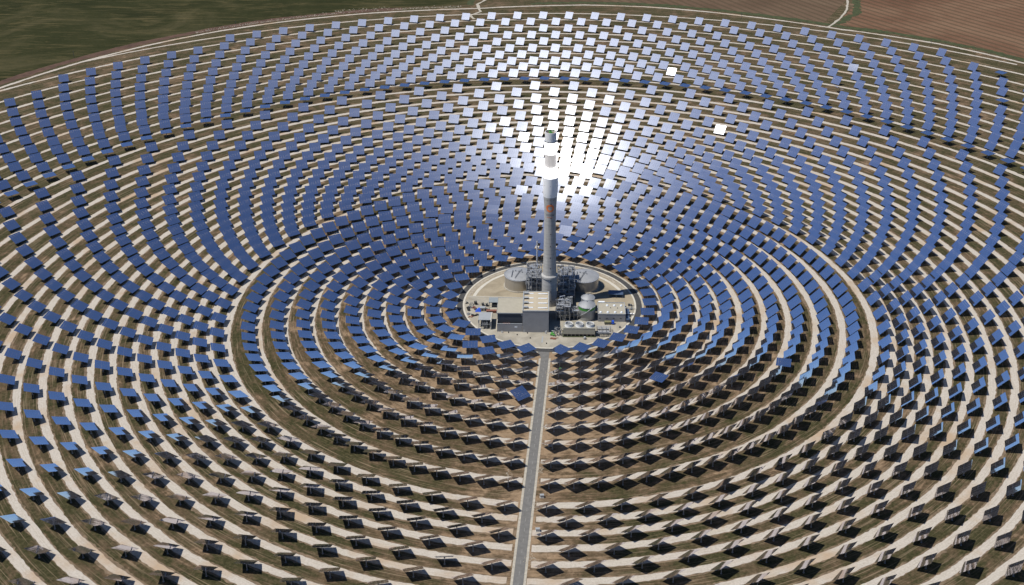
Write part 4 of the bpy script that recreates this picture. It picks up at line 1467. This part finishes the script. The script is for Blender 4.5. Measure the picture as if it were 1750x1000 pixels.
def vehicle(lab, x, y, rz, body, truck=False):
    t = thing('flatbed_truck' if truck else 'parked_car', lab, 'truck' if truck else 'car', (x, y, .24), rz)
    L_ = 7.6 if truck else 4.4
    W_ = 1.15 if truck else .9
    b = MB()
    if truck:
        b.hexa([(L_ / 2 - 2.1, -W_, .6), (L_ / 2, -W_, .6), (L_ / 2, W_, .6), (L_ / 2 - 2.1, W_, .6), (L_ / 2 - 2.0, -W_ + .1, 2.7), (L_ / 2 - .4, -W_ + .1, 2.7), (L_ / 2 - .4, W_ - .1, 2.7), (L_ / 2 - 2.0, W_ - .1, 2.7)])
        b.build('cab', M[body], t)
        b = MB(); b.box(-L_ / 2, L_ / 2 - 2.2, -W_, W_, .9, 1.15); b.build('bed', M['darksteel'], t)
        b = MB(); b.box(-L_ / 2 + .2, L_ / 2 - 2.6, -W_ + .15, W_ - .15, 1.15, 2.3); b.build('cargo', M['yellow'], t)
        b = MB(); b.box(-L_ / 2, L_ / 2 - .2, -.4, .4, .5, .9); b.build('chassis', M['black'], t)
        b = MB(); b.box(L_ / 2 - .32, L_ / 2 - .1, -W_ + .2, W_ - .2, 1.6, 2.4); b.build('windscreen', M['glass'], t)
    else:
        b.box(-L_ / 2, L_ / 2, -W_, W_, .3, .95); b.build('body', M[body], t)
        b = MB(); b.hexa([(-1.7, -W_ + .05, .95), (1.2, -W_ + .05, .95), (1.2, W_ - .05, .95), (-1.7, W_ - .05, .95), (-1.2, -W_ + .2, 1.42), (.5, -W_ + .2, 1.42), (.5, W_ - .2, 1.42), (-1.2, W_ - .2, 1.42)])
        b.build('windows', M['glass'], t)
        b = MB(); b.box(-1.2, .5, -W_ + .2, W_ - .2, 1.42, 1.5); b.build('roof', M[body], t)
    for sx in (-L_ / 2 + .9, L_ / 2 - .9):
        for sy in (-W_, W_):
            b = MB(); rw = .45 if truck else .32
            b.tube([(sx, sy - .12, rw), (sx, sy + .12, rw)], rw, 14); b.build('wheel', M['tyre'], t)


vehicle('white car parked at the right kerb beside the dark blue containers', 62.3, -16.8, .3, 'white')
vehicle('flatbed truck with bright blue cab and dull yellow load before the seven-dome building', 45.0, -30.6, 0.0, 'blue', True)
t = thing('pump_unit', 'small dark pump unit standing on the right forecourt', 'pump', (52.7, -36.0, .24))
b = MB(); b.box(-.7, .7, -.5, .5, 0, .3); b.build('base', M['steel'], t)
b = MB(); b.tube([(-.6, 0, .9), (.6, 0, .9)], .5, 12); b.build('casing', M['darksteel'], t, True)
t = thing('wrecked_skid', 'rusty red broken skid lying on the forecourt left of the cooling tower', 'scrap', (3.4, -53.2, .25), -.2)
b = MB(); b.box(-2.4, 1.6, -.8, .8, 0, .7); b.build('frame', M['rust'], t)
b = MB(); b.beam((-2.6, -1.0, .3), (3.4, 1.0, 1.0), .3); b.build('beam', M['rust'], t)
t = thing('mixer_drum', 'small round grey mixer on the forecourt in front of the cooling tower', 'mixer', (26.2, -53.0, .25))
b = MB(); b.lathe(0, 0, [(.5, .4), (1.0, 1.0), (.8, 1.9), (.4, 2.2)], 14, cap_hi=True); b.build('drum', M['trim'], t, True)
b = MB(); b.box(-.8, .8, -.6, .6, 0, .45); b.build('stand', M['darksteel'], t)
for k, (x, y, lab) in enumerate([(-34.9, -45.0, 'small white box at the left foot of the annexe front wall'), (-2.6, -45.4, 'small white box at the right foot of the tall hall')]):
    t = thing('utility_box', lab, 'box', (x, y, .24))
    b = MB(); b.box(-.5, .5, -.4, .4, 0, 1.2); b.build('body', M['white'], t)
    b = MB(); b.box(-.58, .58, -.48, .48, 1.2, 1.3); b.build('lid', M['trim'], t)
g = random.Random(3)
for k, (x, y, lab) in enumerate([(-30, -45.2, 'black drum against the foot of the annexe front wall'), (-23.5, -48.2, 'black drum on pale concrete a few steps before the annexe'),
                                 (-13.8, -52.8, 'black drum alone in the middle of the pale forecourt'), (-1.8, -60.2, 'black drum on the forecourt nearest the access road mouth'),
                                 (-16, -45.6, 'black drum against the foot of the tall hall'), (-40, -50.0, 'black drum at the left edge of the forecourt')]):
    b = MB(); b.lathe(0, 0, [(.38, 0), (.38, .8), (.2, 1.0)], 10, cap_hi=True)
    tag(b.build('waste_drum', M['black'], loc=(x, y, .24)), lab, 'drum', 'black drums on the forecourt')

# cabinets along the access road
for px, py, lab in [(7.2, -133.6, 'small pale roadside cabinet nearest to the plant, right of the access road'), (1.2, -184.5, 'small pale roadside cabinet, second from the plant, right of the road'),
                    (-3.4, -236.0, 'small pale roadside cabinet, third from the plant, right of the road'), (-5.5, -266.5, 'small pale roadside cabinet, farthest from the plant, right of the road')]:
    t = thing('roadside_cabinet', lab, 'cabinet', (px, py, 0.0), .05, 'pale cabinets beside the access road')
    b = MB(); b.box(-1.3, 1.3, -.9, .9, 0, .3); b.build('plinth', M['kerb'], t)
    b = MB(); b.box(-1.1, 1.1, -.7, .7, .3, 2.0); b.build('housing', M['white'], t)
    b = MB(); b.box(-1.25, 1.25, -.85, .85, 2.0, 2.15); b.build('lid', M['trim'], t)
    b = MB(); b.box(-.9, -.05, -.75, -.7, .5, 1.8); b.box(.05, .9, -.75, -.7, .5, 1.8); b.build('doors', M['trim'], t)

# masts on the far edge
for x, y, lab in [(-598, 618, 'thin dark mast at the far left edge of the field'), (-428, 758, 'thin dark mast beside the perimeter track, left of centre'),
                  (488, 690, 'thin dark mast beside the perimeter track at far right'), (262, 812, 'thin dark mast beside the perimeter track, right of centre')]:
    t = thing('mast', lab, 'mast', (x, y, 0))
    b = MB(); b.lathe(0, 0, [(.22, 0), (.15, 9)], 8, cap_hi=True); b.build('pole', M['darksteel'], t)
    b = MB(); b.box(-.6, .6, -.12, .12, 8.2, 8.5); b.build('crossbar', M['darksteel'], t)

# rubble along the left perimeter track, spoil heaps by the road
def rubble(name, lab, pts, seed):
    g = np.random.default_rng(seed)
    b = MB()
    for x, y, s in pts:
        h = s * g.uniform(.4, .8)
        k = 6
        a0 = g.uniform(0, 6)
        ring = [(x + s * g.uniform(.6, 1.1) * math.cos(a0 + 2 * math.pi * i / k), y + s * g.uniform(.6, 1.1) * math.sin(a0 + 2 * math.pi * i / k), 0) for i in range(k)]
        top = [(x + (p[0] - x) * .55, y + (p[1] - y) * .55, h * g.uniform(.8, 1.1)) for p in ring]
        b.add(ring + top, [(i, (i + 1) % k, k + (i + 1) % k, k + i) for i in range(k)] + [tuple(range(k, 2 * k))])
    o = b.build(name, M['rock'], kind='stuff'); o['label'] = lab
    return o


g = np.random.default_rng(5)
pts = []
for k in range(900):
    t_ = g.uniform(98.5, 123)
    r_ = per(t_) + 9 + abs(g.normal()) * 4 + (16 * g.random() if 105 < t_ < 110 else 0)
    pts.append((r_ * math.cos(R(t_)), r_ * math.sin(R(t_)), g.uniform(.3, 1.0)))
rubble('rubble', 'pale stones scattered outside the far left perimeter track', pts, 1)
pts = []
for cx, cy, n, sp in [(3.2, -135, 30, 1.6), (-1.0, -150, 20, 1.6), (-5.0, -210, 50, 2.0), (-6.5, -245, 40, 2.0), (-9, -290, 60, 2.6), (0, -100, 60, 3), (3, -95, 40, 3), (-2, -165, 30, 2), (-24.0, -215, 30, 2.0), (-16, -130, 30, 1.6)]:
    for k in range(n):
        pts.append((cx + g.normal() * sp * .6, cy + g.normal() * sp, g.uniform(.15, .5)))
rubble('spoil', 'pale crumbled spoil lying beside the access road', pts, 2)
